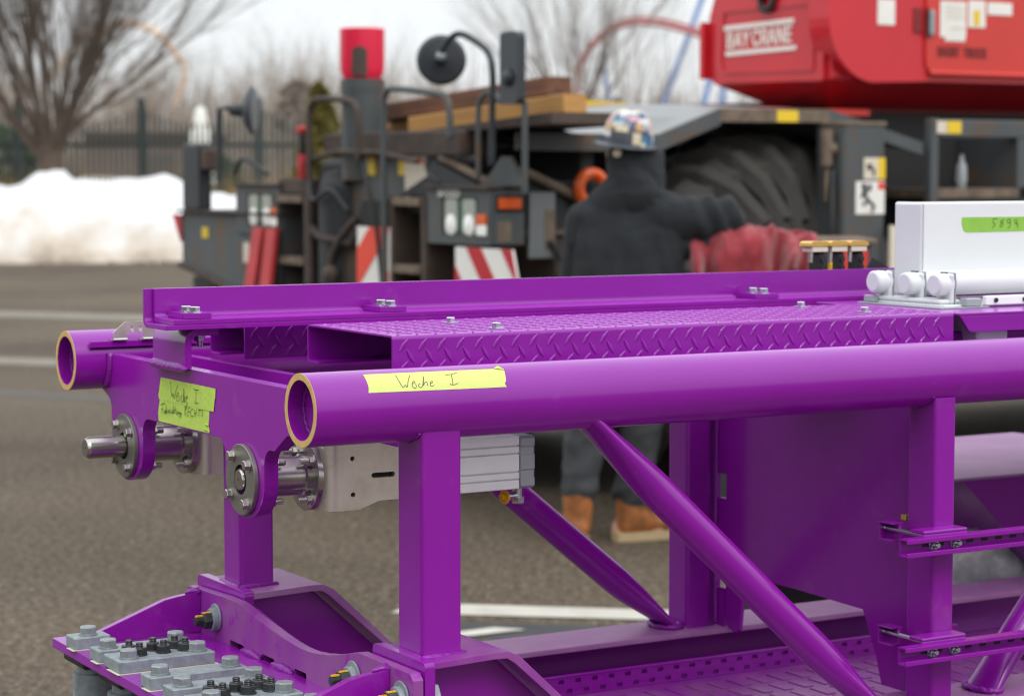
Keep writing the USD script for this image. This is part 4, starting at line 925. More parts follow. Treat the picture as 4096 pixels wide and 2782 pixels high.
part(K, 'yellow_panel', ext([(1.10, 1.955), (1.42, 1.945), (1.30, 1.90), (1.15, 1.85)], 'xz', .955, 1.03), 'yellow')
# tyres
def wheel(x, y0, y1, z, R):
    u = numbered(K, 'wheel'); UsdGeom.Xform.Define(stage, u); w = y1 - y0
    prof = [(.34, .0), (.37, .02), (.46, .035), (.62, .01), (.74, .0), (R - .10, .05), (R - .055, .09), (R - .05, w / 2), (R - .055, w - .09), (R - .10, w - .05), (.74, w), (.5, w - .02), (.34, w)]
    part(u, 'tyre', lathe(prof, (x, y0, z), (0, 1, 0), 64), 'tyre', 40)
    lg = []
    for k in range(25):
        for sd in (0, 1):
            a = 2 * math.pi * (k + .5 * sd) / 25; rows = []
            for t, rr in ((-.55, R - .40), (-.1, R - .20), (.3, R - .05), (.6, R + .01), (1, R + .01)):
                aa = a + .30 * t; yy = y0 + (-.045 + .06 * min(1, t * 2.2) + .29 * max(0, t - .2)) if sd == 0 else y1 - (-.045 + .06 * min(1, t * 2.2) + .29 * max(0, t - .2)); hw = .038
                e = np.array([math.cos(aa), 0, math.sin(aa)]); s = np.array([-math.sin(aa), 0, math.cos(aa)]); o = np.array([x, yy, z])
                dn = .10; rows.append([o + e * (rr - dn) - s * hw, o + e * rr - s * hw * .8, o + e * rr + s * hw * .8, o + e * (rr - dn) + s * hw, o + e * (rr - dn) - s * hw])
            m = sheet(rows); m.fix_normals(); lg.append(m)
    part(u, 'tread_lugs', lg, 'lug')
    part(u, 'rim', lathe([(0, .16), (.10, .14), (.14, .18), (.26, .20), (.29, .06), (.33, .03), (.345, .0)], (x, y0 + .01, z), (0, 1, 0), 40), 'rim', 30)
wheel(1.72, .12, .72, .885, .885); wheel(1.72, 2.6, 3.2, .885, .885); wheel(5.3, .12, .72, .885, .885)
# outrigger jack on the near side
j = part(K, 'outrigger_jack', bx(1.905, 2.175, -.17, .04, .20, 1.83, .012), 'grey')
part(j, 'jack_cap', bx(1.90, 2.18, -.175, .045, 1.815, 1.835, .004), 'tan')
part(j, 'caution_decal', cat([bx(2.035, 2.125, -.1725, -.1705, 1.555, 1.66)]), 'decalcream'); part(j, 'decal_stripe', bx(2.125, 2.172, -.1725, -.1705, 1.555, 1.66), 'decalyellow')
part(j, 'decal_mark', cat([bx(2.055, 2.085, -.1745, -.1727, 1.60, 1.63), bx(2.09, 2.105, -.1745, -.1727, 1.57, 1.61)]), 'black')
part(j, 'warning_decal', bx(1.985, 2.168, -.1735, -.1705, 1.385, 1.545), 'signwhite')
man = [bx(2.02, 2.05, -.1755, -.1737, 1.508, 1.534), bx(2.06, 2.085, -.1755, -.1737, 1.512, 1.53)]
for a, b in (((2.03, 1.505), (2.06, 1.455)), ((2.06, 1.455), (2.03, 1.43)), ((2.06, 1.455), (2.10, 1.425)), ((2.10, 1.425), (2.085, 1.395)), ((2.035, 1.50), (2.075, 1.505)), ((2.03, 1.49), (2.02, 1.465))):
    man.append(rod((a[0], -.1745, a[1]), (b[0], -.1745, b[1]), .008, 6))
part(j, 'figure_mark', man, 'black'); part(j, 'red_mark', bx(2.125, 2.165, -.1755, -.1737, 1.505, 1.54), 'signred')
part(j, 'valve', cat([rod((1.86, -.10, 1.62), (1.86, -.10, 1.80), .03, 14), rod((1.86, -.10, 1.70), (1.905, -.10, 1.70), .035, 14), rod((1.86, -.10, 1.45), (1.86, -.10, 1.62), .012, 8)]), 'tan', True)
part(j, 'outrigger_beam', bx(1.94, 2.14, .04, 1.0, .62, .90, .01), 'greydk')
part(j, 'jack_float', cat([lathe([(0, 0), (.22, 0), (.22, .02), (.08, .08), (.06, .2)], (2.04, -.065, 0), (0, 0, 1), 28)]), 'greydk', 40)
# side compartment behind the jack
part(K, 'compartment_post', bx(2.60, 2.655, -.03, .02, .62, 1.86, .006), 'grey')
part(K, 'compartment_head', bx(2.656, 4.3, -.03, .02, 1.765, 1.855, .006), 'grey')
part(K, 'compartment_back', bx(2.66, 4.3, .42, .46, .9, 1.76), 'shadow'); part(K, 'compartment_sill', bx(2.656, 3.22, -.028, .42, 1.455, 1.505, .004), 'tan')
part(K, 'compartment_panel', bx(2.656, 4.3, -.02, .015, .75, 1.45, .005), 'greydk')
part(K, 'compartment_divider', bx(3.20, 3.26, -.03, .42, 1.506, 1.764, .004), 'grey')
part(K, 'lever', lathe([(0, 0), (.022, 0), (.03, .05), (.026, .12), (.012, .14), (.012, .17), (0, .175)], (2.93, .10, 1.506), (0, 0, 1), 16), 'alucap', True)
part(K, 'yellow_decal', bx(2.705, 2.80, -.0335, -.0305, 1.785, 1.848), 'decalyellow'); part(K, 'cream_decal', bx(2.635, 2.70, -.0335, -.0305, 1.785, 1.848), 'decalcream')
part(K, 'yellow_decal', bx(3.27, 3.42, -.0245, -.021, 1.53, 1.66), 'decalyellow'); part(K, 'cream_decal', bx(3.27, 3.42, -.0245, -.021, 1.661, 1.72), 'signwhite')
part(K, 'compartment_end', bx(3.262, 4.3, -.02, .01, 1.508, 1.763, .004), 'grey')
# slewing ring and upper works
part(K, 'slew_ring', lathe([(0, 0), (.85, 0), (.85, .14), (.75, .16), (0, .16)], (2.9, 1.55, 1.80), (0, 0, 1), 48), 'shadow', 30)
part(K, 'red_skirt', bx(1.95, 2.22, .62, 1.3, 1.875, 1.925, .006), 'redor'); part(K, 'red_skirt', bx(2.24, 2.5, .32, .6, 1.875, 1.912, .006), 'redor')
def letters(txt, h, bold=True): return meshkit.text_mesh(txt, h, .004, bold)
def put_xz(m, x, y, z, w=None, slope=0.):
    """lettering standing in the x-z plane facing -y, scaled to width w"""
    v = m.vertices.copy(); s = 1 if w is None else w / (v[:, 0].max() - v[:, 0].min()); vx = (v[:, 0] - v[:, 0].min()) * s
    m = m.copy(); m.vertices = np.stack([x + vx, y - v[:, 2], z + v[:, 1] + slope * vx], 1); return m
def put_yz(m, x, y, z, w, slope=0.):
    """lettering on a face looking towards -x, reading from y downwards in y"""
    v = m.vertices.copy(); s = w / (v[:, 0].max() - v[:, 0].min()); vx = (v[:, 0] - v[:, 0].min()) * s
    m = m.copy(); m.vertices = np.stack([x - v[:, 2], y - vx, z + v[:, 1] + slope * vx], 1); return m
EX = 2.15
ends = Polygon([(.24, 2.055), (1.20, 2.055), (1.265, 2.10), (1.265, 2.42), (1.19, 2.60), (1.19, 3.0), (.24, 3.0)])
part(K, 'counterweight', ext(ends.buffer(-.02).buffer(.02, 6), 'yz', EX + .02, 4.2), 'red', 30)
rim_ = Polygon([(.30, 2.07), (1.13, 2.085), (1.165, 2.16), (1.14, 2.44), (1.10, 2.62), (1.10, 2.95), (.30, 2.95)]).buffer(.02, 6)
sgn = part(K, 'rear_panel', ext(rim_, 'yz', EX - .004, EX + .019), 'red', 30)
part(sgn, 'panel_rib', ext(Polygon([(.36, 2.115), (1.09, 2.125), (1.12, 2.18), (1.10, 2.44), (.36, 2.44)]).buffer(.012).difference(Polygon([(.36, 2.115), (1.09, 2.125), (1.12, 2.18), (1.10, 2.44), (.36, 2.44)]).buffer(-.003)), 'yz', EX - .012, EX - .0045), 'red')
part(K, 'corner_plate', ext([(1.27, 2.09), (1.30, 2.09), (1.30, 2.395), (1.27, 2.395)], 'yz', EX - .02, EX + .5), 'red')
part(K, 'lower_bevel', trimesh.convex.convex_hull(np.array([(EX + .022, .26, 2.054), (EX + .022, 1.19, 2.054), (4.2, .26, 2.054), (4.2, 1.19, 2.054), (EX + .30, .60, 1.93), (EX + .24, .98, 1.935), (4.2, .60, 1.93), (4.2, .98, 1.93)])), 'red')
part(K, 'under_tray', bx(2.55, 4.1, .62, 1.2, 1.90, 1.929, .005), 'reddk')
part(sgn, 'lettering', [put_yz(letters('BAY', .082), EX - .0045, 1.075, 2.246, .20, .02), put_yz(letters('CRANE', .082), EX - .0045, .855, 2.25, .325, .02)], 'letter')
part(sgn, 'white_bar', cat([ext([(1.10, 2.340), (.51, 2.352), (.51, 2.376), (1.10, 2.366)], 'yz', EX - .009, EX - .0045), ext([(1.08, 2.205), (.49, 2.215), (.49, 2.237), (1.085, 2.230)], 'yz', EX - .009, EX - .0045)]), 'letter')
part(K, 'lashing_eye', tube([(EX - .02, .72 + .055 * math.cos(a), 2.475 + .045 * math.sin(a)) for a in np.linspace(0, 6.2832, 13)], .018, 8), 'black', True)
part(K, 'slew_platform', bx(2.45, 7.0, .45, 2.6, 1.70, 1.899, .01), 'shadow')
cabp = Polygon([(2.10, 3.0), (2.10, 2.34)] + arc(2.42, 2.36, .32, 180, 262, 10) + [(2.75, 2.055), (4.6, 2.055), (4.6, 3.0)])
part(K, 'cab_body', ext(cabp.buffer(-.03).buffer(.03, 6), 'xz', .18, .34), 'red', 40)
door = Polygon([(2.735, 3.0), (2.735, 2.16)] + arc(2.775, 2.15, .04, 180, 270, 6) + [(4.55, 2.11), (4.55, 3.0)])
D = part(K, 'cab_door', ext(door, 'xz', .165, .179), 'redor', 30)
part(D, 'door_sill', rod((2.76, .166, 2.096), (4.55, .166, 2.096), .016, 10), 'redor', True)
part(D, 'handle', cat([bx(2.742, 2.775, .135, .164, 2.285, 2.42, .012)]), 'alucap'); part(D, 'handle_recess', bx(2.728, 2.745, .150, .1645, 2.28, 2.43, .004), 'black')
part(K, 'door_pull_recess', bx(2.655, 2.715, .172, .1795, 2.30, 2.43, .004), 'reddk')
for a, b, c, d in ((2.825, 3.005, 2.285, 2.47), (3.02, 3.14, 2.34, 2.48), (3.155, 3.33, 2.41, 2.475), (2.86, 3.0, 2.265, 2.2845)):
    part(D, 'notice_label', bx(a, b, .1615, .1648, c, d), 'signwhite')
part(D, 'label_print', cat([bx(2.90, 2.99, .1602, .1613, 2.335 - .008, 2.338)] + [bx(2.86, 2.99, .1602, .1613, 2.44 - .02 * i, 2.446 - .02 * i) for i in range(4)]), 'decalcream'); part(D, 'label_yellow', bx(3.055, 3.10, .1602, .1613, 2.35, 2.43), 'decalyellow')
part(K, 'notice_label', bx(2.415, 2.53, .1765, .1798, 2.335, 2.465), 'signwhite')
part(D, 'lettering', [put_xz(letters('SHORT', .05), 2.81, .1645, 2.185, .155), put_xz(letters('TRUCK', .05), 2.99, .1645, 2.183, .165)], 'letterdk')
# ---------------- front end
part(K, 'cross_beam', bx(.02, .22, .30, 1.66, 1.665, 1.785, .01), 'brown')
part(K, 'front_panel', ext([(1.50, 1.66), (.50, 1.66), (.50, 1.38), (.86, 1.40), (1.24, 1.44), (1.50, 1.20)], 'yz', .06, .10), 'grey')
part(K, 'lower_panel', bx(.10, .14, 1.0, 2.1, .55, 1.40, .005), 'greydk')
part(K, 'panel_decal', bx(.0545, .0595, 1.24, 1.30, 1.575, 1.665), 'decalcream'); part(K, 'panel_decal', bx(.0545, .0595, 1.17, 1.239, 1.575, 1.665), 'decalyellow')
part(K, 'panel_decal', bx(.0545, .0595, .875, .935, 1.575, 1.655), 'decalyellow')
part(K, 'notice_sheet', ext([(.87, 1.66), (.65, 1.66), (.65, 1.53), (.86, 1.46)], 'yz', .050, .054), 'decalcream')
part(K, 'notice_header', bx(.0475, .0495, .655, .77, 1.63, 1.655), 'orange')
def cluster(y0, y1, dep, turn_z, code):
    u = numbered(K, 'light_cluster'); UsdGeom.Xform.Define(stage, u); w = y1 - y0
    fr = sbox(y0, 1.262, y1, 1.512).buffer(-.012).buffer(.012, 4).difference(sbox(y1 - .46, 1.305, y1 - .14, 1.475))
    part(u, 'housing_front', ext(fr, 'yz', -.012, .0), 'grey'); part(u, 'housing', bx(.001, dep, y0, y1, 1.262, 1.512, .004), 'grey')
    part(u, 'lamp_recess', bx(-.003, .0005, y1 - .455, y1 - .145, 1.308, 1.472), 'lampgreen')
    for yy in (y1 - .385, y1 - .225):
        part(u, 'headlight', ext(sbox(yy - .055, 1.31, yy + .055, 1.468).buffer(-.02).buffer(.02, 5), 'yz', -.016, -.004), 'reflector', 30)
        part(u, 'bulb_glow', lathe([(0, 0), (.045, .004), (.05, .012)], (-.024, yy, 1.352), (1, 0, 0), 24), 'lamp', True)
    part(u, 'turn_lamp', bx(-.022, -.012, y0 + .022, y0 + .105, 1.355, 1.40, .004), 'orange'); part(u, 'side_lamp', bx(-.022, -.012, y0 + .022, y0 + .105, 1.305, 1.354, .004), 'lamp')
    part(u, 'top_plate', bx(-.03, dep + .01, y0 - .01, y1 + .01, 1.513, 1.53, .003), 'brown')
    if code:
        m = meshkit.text_mesh('SCCED', .05, .003, True); v = m.vertices; s = .20 / (v[:, 0].max()); m.vertices = np.stack([-.013 - v[:, 2], y1 - .10 - v[:, 0] * s, 1.478 - .0 + v[:, 1] * .62], 1); part(u, 'lettering', m, 'letter')
    return u
u = cluster(-.02, .54, .175, 1.35, True); cluster(2.09, 2.63, .175, 1.35, False)
part(u, 'side_marker', bx(.03, .15, -.034, -.021, 1.425, 1.475, .004), 'orange'); part(u, 'marker_frame', bx(.02, .165, -.0225, -.0202, 1.41, 1.488), 'hole')
part(u, 'rust_patch', bx(.03, .10, -.0215, -.0202, 1.28, 1.37), 'tan')
part(K, 'side_plate', bx(.20, .34, -.02, .0, 1.20, 1.50, .004), 'greylt'); part(K, 'side_plate_rust', bx(.28, .335, -.0215, -.0202, 1.24, 1.42), 'tan')
part(K, 'side_box', bx(.36, .62, .02, .5, .80, 1.30, .01), 'brown'); part(K, 'side_box_lid', bx(.35, .63, .0, .5, 1.301, 1.33, .004), 'tan')
part(K, 'side_panel', bx(.18, .60, .03, .06, 1.33, 1.55, .005), 'greydk')
part(K, 'stay', rod((.16, -.01, 1.60), (.62, .02, 1.42), .022, 10), 'tan', True); part(K, 'stay', rod((.04, .50, 1.66), (.10, .12, 1.53), .02, 10), 'tan', True)
part(K, 'gusset', ext([(.54, 1.64), (.54, 1.53), (.16, 1.53)], 'yz', .03, .05), 'greydk')
part(K, 'lamp_bracket', ext([(.20, 1.531), (-.16, 1.531), (-.10, 1.62), (-.06, 1.66), (.0, 1.66), (.10, 1.58)], 'yz', .06, .085), 'grey')
def ladder(y0, y1, zt, w=.045):
    u = numbered(K, 'ladder_step_box'); UsdGeom.Xform.Define(stage, u)
    part(u, 'side', bx(-.02, .34, y0, y0 + w, .55, zt, .004), 'brown'); part(u, 'side', bx(-.02, .34, y1 - w, y1, .55, zt, .004), 'brown')
    part(u, 'back', bx(.30, .34, y0 + w, y1 - w, .55, zt), 'greydk')
    for z in (zt - .045, zt - .365, zt - .70): part(u, 'step', bx(-.03, .30, y0 + w + .001, y1 - w - .001, z, z + .040, .004), 'tan')
    return u
ladder(.545, .90, 1.475); ladder(1.76, 2.14, 1.475)
part(K, 'gusset', ext([(.90, 1.48), (.58, 1.59), (.56, 1.59), (.56, 1.48)], 'yz', .04, .07), 'greydk')
part(K, 'gusset_box', bx(.0, .10, 1.76, 2.14, 1.478, 1.555, .004), 'brown')
def warnplate(ya, yb, z0, z1, x, dirn, red, skew=0., name='warning_plate'):
    p = part(K, name, ext([(ya + skew, z0), (yb + skew, z0), (yb, z1), (ya, z1)], 'yz', x, x + .012), 'signwhite')
    full = Polygon([(ya + skew, z0), (yb + skew, z0), (yb, z1), (ya, z1)]); st = []; wd = .15; H = z1 - z0
    for k in range(-6, 8):
        o = ya + k * 2 * wd; q = Polygon([(o, z0), (o + wd, z0), (o + wd + dirn * H * .62, z1), (o + dirn * H * .62, z1)]).intersection(full)
        if q.area > 1e-4: st.append(ext(q, 'yz', x - .003, x - .0008))
    part(p, 'red_stripe', st, red); return p
pl = part(K, 'warning_plate', ext(sbox(.88, .74, 1.20, 1.325), 'yz', -.03, -.018), 'signwhite')
for k in range(-1, 3):
    y0 = 1.072 - .43 * k; q = Polygon([(y0 - .22, 1.325), (y0, 1.325), (y0 + 1.14 * .585, .74), (y0 - .22 + 1.14 * .585, .74)]).intersection(sbox(.88, .74, 1.20, 1.325))
    if q.area > 1e-4: part(pl, 'red_stripe', ext(q, 'yz', -.033, -.0308), 'signred')
pl = part(K, 'warning_plate', ext([(-.38, .76), (.27, .76), (.27, 1.25), (-.22, 1.25)], 'yz', -.02, -.008), 'signwhite')
for k in range(-2, 3):
    y0 = .27 - .30 * k; q = Polygon([(y0 - .13 - .10, 1.25), (y0 - .10, 1.25), (y0 - .10 - .42, .76), (y0 - .23 - .42, .76)]).intersection(Polygon([(-.38, .76), (.27, .76), (.27, 1.25), (-.22, 1.25)]))
    if q.area > 1e-4: part(pl, 'red_stripe', ext(q, 'yz', -.023, -.0208), 'signdred')
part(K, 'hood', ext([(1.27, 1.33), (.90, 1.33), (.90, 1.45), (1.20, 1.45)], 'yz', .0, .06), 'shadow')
part(K, 'tow_bracket', ext([(1.56, .80), (1.20, .80), (1.20, 1.34), (1.30, 1.34), (1.54, 1.12)], 'yz', .02, .05), 'brown')
part(K, 'tow_hook', cat([tube(smoothpts([(-.02, 1.24, 1.36), (-.03, 1.38, 1.26), (-.03, 1.48, 1.15), (-.02, 1.50, 1.06)]), .019, 10), lathe([(0, 0), (.04, 0), (.046, .02), (.04, .05), (0, .06)], (-.02, 1.46, 1.08), (-1, 0, 0), 18)]), 'brown', True)
part(K, 'coupling_block', cat([bx(-.06, .02, 1.36, 1.50, .78, 1.02, .02), rod((-.07, 1.43, .92), (-.06, 1.43, .92), .045, 16)]), 'decalcream')
part(K, 'air_tank', lathe([(0, 0), (.13, .02), (.16, .08), (.16, .68), (.13, .76), (0, .80)], (.12, 1.56, .82), (0, 0, 1), 28), 'greydk', True)
part(K, 'bent_pipe', tube(smoothpts([(.0, 1.75, 1.50), (-.03, 1.73, 1.35), (-.03, 1.62, 1.27), (-.02, 1.45, 1.25), (.0, 1.30, 1.24)]), .022, 8), 'brown', True)
# centre column with red cap
col = part(K, 'grey_column', lathe([(0, 0), (.105, 0), (.105, .43), (.112, .44), (.112, .50), (0, .50)], (.10, 1.38, 1.55), (0, 0, 1), 32), 'grey', 40)
cap = part(K, 'red_cap', lathe([(0, 0), (.094, 0), (.112, .05), (.112, .245), (.106, .25), (0, .25)], (.10, 1.38, 2.052), (0, 0, 1), 36), 'redcap', 30)
a = math.radians(236); e = np.array([math.cos(a), math.sin(a), 0])
rows = [[np.array([.10, 1.38, 0]) + .1135 * np.array([math.cos(math.radians(214 + 5 * i)), math.sin(math.radians(214 + 5 * i)), 0]) + (0, 0, zz) for i in range(9)] for zz in (2.065, 2.10, 2.15, 2.185)]
rows[3] = [r * 1 for r in rows[3]]; rows.append([np.array([.10, 1.38, 0]) + .1135 * np.array([math.cos(math.radians(224 + 2.5 * i)), math.sin(math.radians(224 + 2.5 * i)), 0]) + (0, 0, 2.208) for i in range(9)])
part(cap, 'opening', orient(sheet(rows)), 'brown')
def hoop(pts, r=.016, mat='brown'): return part(K, 'handrail_hoop', tube(smoothpts(pts, 6), r, 10), mat, True)
hoop([(-.04, 1.69, .98), (-.04, 1.69, 1.5), (-.04, 1.69, 1.86), (-.04, 1.66, 1.93), (-.04, 1.58, 1.955), (-.04, 1.32, 1.945), (-.04, 1.20, 1.92), (-.04, 1.165, 1.84), (-.04, 1.165, 1.64)], .017)
hoop([(-.04, .905, .98), (-.04, .905, 1.5), (-.04, .905, 1.90), (-.04, .885, 1.96), (-.04, .82, 1.985), (-.04, .45, 1.955), (-.04, .32, 1.93), (-.04, .285, 1.86), (-.04, .28, 1.74)], .016, 'grey')
part(K, 'handrail', tube([(-.03, 1.69, 1.655), (-.03, 1.40, 1.69), (-.03, 1.0, 1.685), (-.03, .60, 1.64)], .014, 8), 'brown', True)
# mirrors
mm = part(K, 'round_mirror', lathe([(0, 0), (.02, -.035), (.03, -.01), (.10, .0), (.115, .02), (.11, .035), (0, .037)], (-.06, .325, 2.10), (.55, .83, .02), 36), 'mirror', 30)
part(mm, 'mirror_hub', lathe([(0, -.06), (.022, -.05), (.025, .0)], (-.06, .325, 2.115), (.55, .83, 0), 14), 'alucap', True)
part(mm, 'mirror_arm', tube(smoothpts([(-.08, .29, 2.13), (-.07, .24, 2.185), (-.05, .17, 2.21), (-.03, .05, 2.165), (-.02, -.03, 2.11), (-.02, -.06, 2.02), (-.02, -.055, 1.85), (-.02, -.05, 1.62)]), .0155, 10), 'mirror', True)
m2 = part(K, 'long_mirror', orient(ext(sbox(-.315, 1.885, -.165, 2.20).buffer(-.03).buffer(.03, 6), 'yz', -.05, -.01)), 'mirror', 30)
part(m2, 'mirror_rib', cat([lathe([(0, 0), (.04, .0), (.03, .02), (0, .022)], (-.05, -.24, 2.0), (-1, 0, 0), 16)]), 'mirror', True)
part(m2, 'mirror_pole', rod((-.0, -.295, 1.50), (-.0, -.295, 1.90), .014, 10), 'grey', True)
part(m2, 'mirror_loop', tube(smoothpts([(-.01, .08, 1.55), (-.01, .08, 1.85), (-.01, .04, 1.93), (-.01, -.05, 1.94), (-.01, -.12, 1.90), (-.01, -.15, 2.0), (-.01, -.17, 2.05)]), .013, 8), 'grey', True)
# far side of the front
o = [(2.08, 1.345), (3.38, 1.36), (3.38, 1.07), (3.1, 1.03), (2.8, .97), (2.5, .93), (2.08, .92)]
part(K, 'outrigger_box', ext(o, 'yz', .0, .9), 'grey'); part(K, 'box_rim', cat([bx(-.03, .9, 2.08, 3.40, 1.361, 1.375, .003), tube([(-.01, 3.39, 1.06), (-.01, 3.1, 1.02), (-.01, 2.8, .96), (-.01, 2.5, .92), (-.01, 2.08, .91)], .02, 8)]), 'brown')
part(K, 'box_sticker', bx(-.005, -.001, 3.02, 3.10, 1.22, 1.28), 'decalyellow'); part(K, 'box_label', bx(-.005, -.001, 2.49, 2.56, 1.10, 1.21), 'decalcream')
part(K, 'red_triangle', ext([(3.50, 1.345), (3.385, 1.345), (3.385, 1.19)], 'yz', -.01, .01), 'redflap')
part(K, 'float_leg', cat([bx(.1, .3, 3.02, 3.14, .12, .95, .01), bx(.05, .35, 3.08, 3.36, .88, 1.0, .01), lathe([(0, 0), (.2, 0), (.2, .03), (.07, .12)], (.2, 3.08, 0), (0, 0, 1), 24)]), 'black')
part(K, 'float_ram', rod((.2, 3.22, .55), (.2, 3.22, .92), .05, 14), 'alucap', True)
part(K, 'stack_pipe', cat([bx(-.02, .06, 3.10, 3.33, 1.376, 1.745, .01)]), 'greydk'); part(K, 'stack_cap', bx(-.01, .07, 3.02, 3.0995, 1.60, 1.72, .01), 'brown')
for ya, sl in ((2.27, .05), (2.11, .015)):
    part(K, 'red_flap', trimesh.convex.convex_hull(np.array([(xx - (.05 if z < 1 else 0), ya + w + (sl if z < 1 else 0), z) for xx in (-.06, -.035) for w in (-.055, .055) for z in (1.295, .86)])), 'redflap')
part(K, 'flap_backing', bx(-.03, -.012, 2.06, 2.33, .86, 1.29, .003), 'shadow')  # dark sheet painted as the shade in the gap between the flaps
mm = part(K, 'side_mirror', lathe([(0, 0), (.03, -.09), (.04, -.02), (.10, .0), (.135, .03), (.12, .045), (0, .05)], (.05, 2.62, 1.925), (.80, -.60, 0), 28), 'mirror', 30)
part(mm, 'mirror_stem', tube([(-.04, 2.66, 1.935), (-.06, 2.73, 1.935), (-.06, 2.73, 1.54)], .016, 8), 'mirror', True)
mk = part(K, 'red_marker_pole', rod((-.02, 1.81, 1.555), (-.02, 1.81, 1.68), .026, 12), 'redflap', True); part(mk, 'pole', rod((-.02, 1.81, 1.68), (-.02, 1.81, 1.78), .018, 10), 'black', True); part(mk, 'pole_knob', lathe([(0, 0), (.03, .01), (.03, .04), (0, .05)], (-.02, 1.81, 1.78), (0, 0, 1), 14), 'redflap', True)
part(K, 'near_hub_ring', tube([(.53, -.03 - .0, 1.515 + 0) + np.array([.07 * math.cos(t), 0, .07 * math.sin(t)]) for t in np.linspace(0, 2 * math.pi, 25)], .027, 10), 'orange', True)
part(K, 'ring_stand', rod((.53, -.03, 1.32), (.53, -.03, 1.42), .03, 10), 'brown', True)
part(K, 'cream_corner_plate', ext([(2.16, 1.33), (2.42, 1.33), (2.42, 1.10), (2.16, 1.10)], 'xz', -.23, -.215), 'decalcream'); part(K, 'red_corner', ext([(2.36, 1.15), (2.423, 1.15), (2.423, 1.31)], 'xz', -.234, -.2312), 'signred')
part(K, 'plate_stand', bx(2.2, 2.38, -.21, -.17, .3, 1.12, .004), 'greydk')
for pts, r_, mt in (([(-.03, 1.72, 1.60), (-.07, 1.60, 1.45), (-.06, 1.42, 1.50), (-.05, 1.25, 1.40)], .012, 'black'), ([(-.02, 1.15, 1.66), (-.05, 1.05, 1.52), (-.04, .98, 1.30), (-.03, .94, 1.0)], .011, 'black'), ([(-.04, .52, 1.66), (-.06, .44, 1.58), (-.05, .36, 1.545)], .009, 'black'), ([(-.02, 1.52, .80), (-.06, 1.40, .95), (-.06, 1.26, .90), (-.03, 1.20, .70)], .013, 'black'), ([(1.88, -.12, 1.6), (1.84, -.16, 1.3), (1.86, -.10, 1.0), (1.80, .0, .8)], .013, 'black'), ([(.3, -.03, 1.28), (.42, -.05, 1.12), (.5, -.03, 1.24), (.6, -.02, 1.1)], .012, 'black'), ([(-.03, 2.60, 1.58), (-.05, 2.45, 1.66), (-.03, 2.2, 1.58)], .012, 'black')):
    part(K, 'hose', tube(smoothpts(pts, 6), r_, 8), mt, True)
# timbers lying across the crane front
def timber(name, lab, p0, p1, w, h, mat, extra=None):
    p0, p1 = np.array(p0, float), np.array(p1, float); t = thing(name, lab, 'timber', (-.1, 10.2, 0), 32, 'timbers on the crane front')
    d = p1 - p0; L = np.linalg.norm(d); d /= L; s = np.cross(d, [0, 0, 1.]); s /= np.linalg.norm(s); n = np.cross(s, d)
    def cor(a, b, c): return p0 + d * a + s * b + n * c
    bb = .006; P = [cor(a, b, c) for a in (0, L) for b in (-w / 2 + bb, w / 2 - bb) for c in (0, h)] + [cor(a, b, c) for a in (0, L) for b in (-w / 2, w / 2) for c in (bb, h - bb)]
    part(t, 'beam', trimesh.convex.convex_hull(np.array(P)), mat)
    if extra: 
        for a in extra: part(t, 'bolt_head', lathe([(0, -.004), (.014, -.003), (.018, 0)], cor(a * L, w / 2 if (s @ np.array([-1, 0, 0])) > 0 else -w / 2, h / 2), s if (s @ np.array([-1, 0, 0])) > 0 else -s, 12), 'zinc', True)
timber('timber', 'dark brown squared timber, topmost across the crane front', (.33, 1.50, 1.845), (.33, -.06, 1.935), .14, .085, 'wooddk')
timber('timber', 'pale yellow timber with two bolts under the dark timber', (.22, 1.02, 1.775), (.22, -.36, 1.85), .12, .082, 'woodlt', (.12, .92))
timber('timber', 'short pale timber end next to the grey column', (.40, 2.0, 1.80), (.40, 1.05, 1.80), .16, .075, 'woodlt')
part(K, 'plank_rest', trimesh.convex.convex_hull(np.array([(.06, -.42, 1.80), (.06, .9, 1.765), (.06, -.42, 1.85), (.06, .9, 1.775), (.5, -.42, 1.80), (.5, .9, 1.765), (.5, -.42, 1.85), (.5, .9, 1.775)])), 'brown')

# ================================================================== job box with red cloth
J = thing('job_box', 'tall dark job box with red edges under the red cloth', 'job box', (1.0, 9.72, 0))
part(J, 'case', bx(-.20, .54, .02, .5, .06, 1.285, .01), 'box'); part(J, 'edge_strip', bx(.36, .52, -.004, .018, .3, 1.262, .004), 'boxred'); part(J, 'lid', bx(-.22, .56, .0, .52, 1.286, 1.305, .004), 'tan'); part(J, 'latch', bx(.24, .28, -.006, .018, 1.16, 1.2, .004), 'black')
for x in (-.14, .46): part(J, 'foot', bx(x - .05, x + .05, .08, .44, 0, .06), 'black')
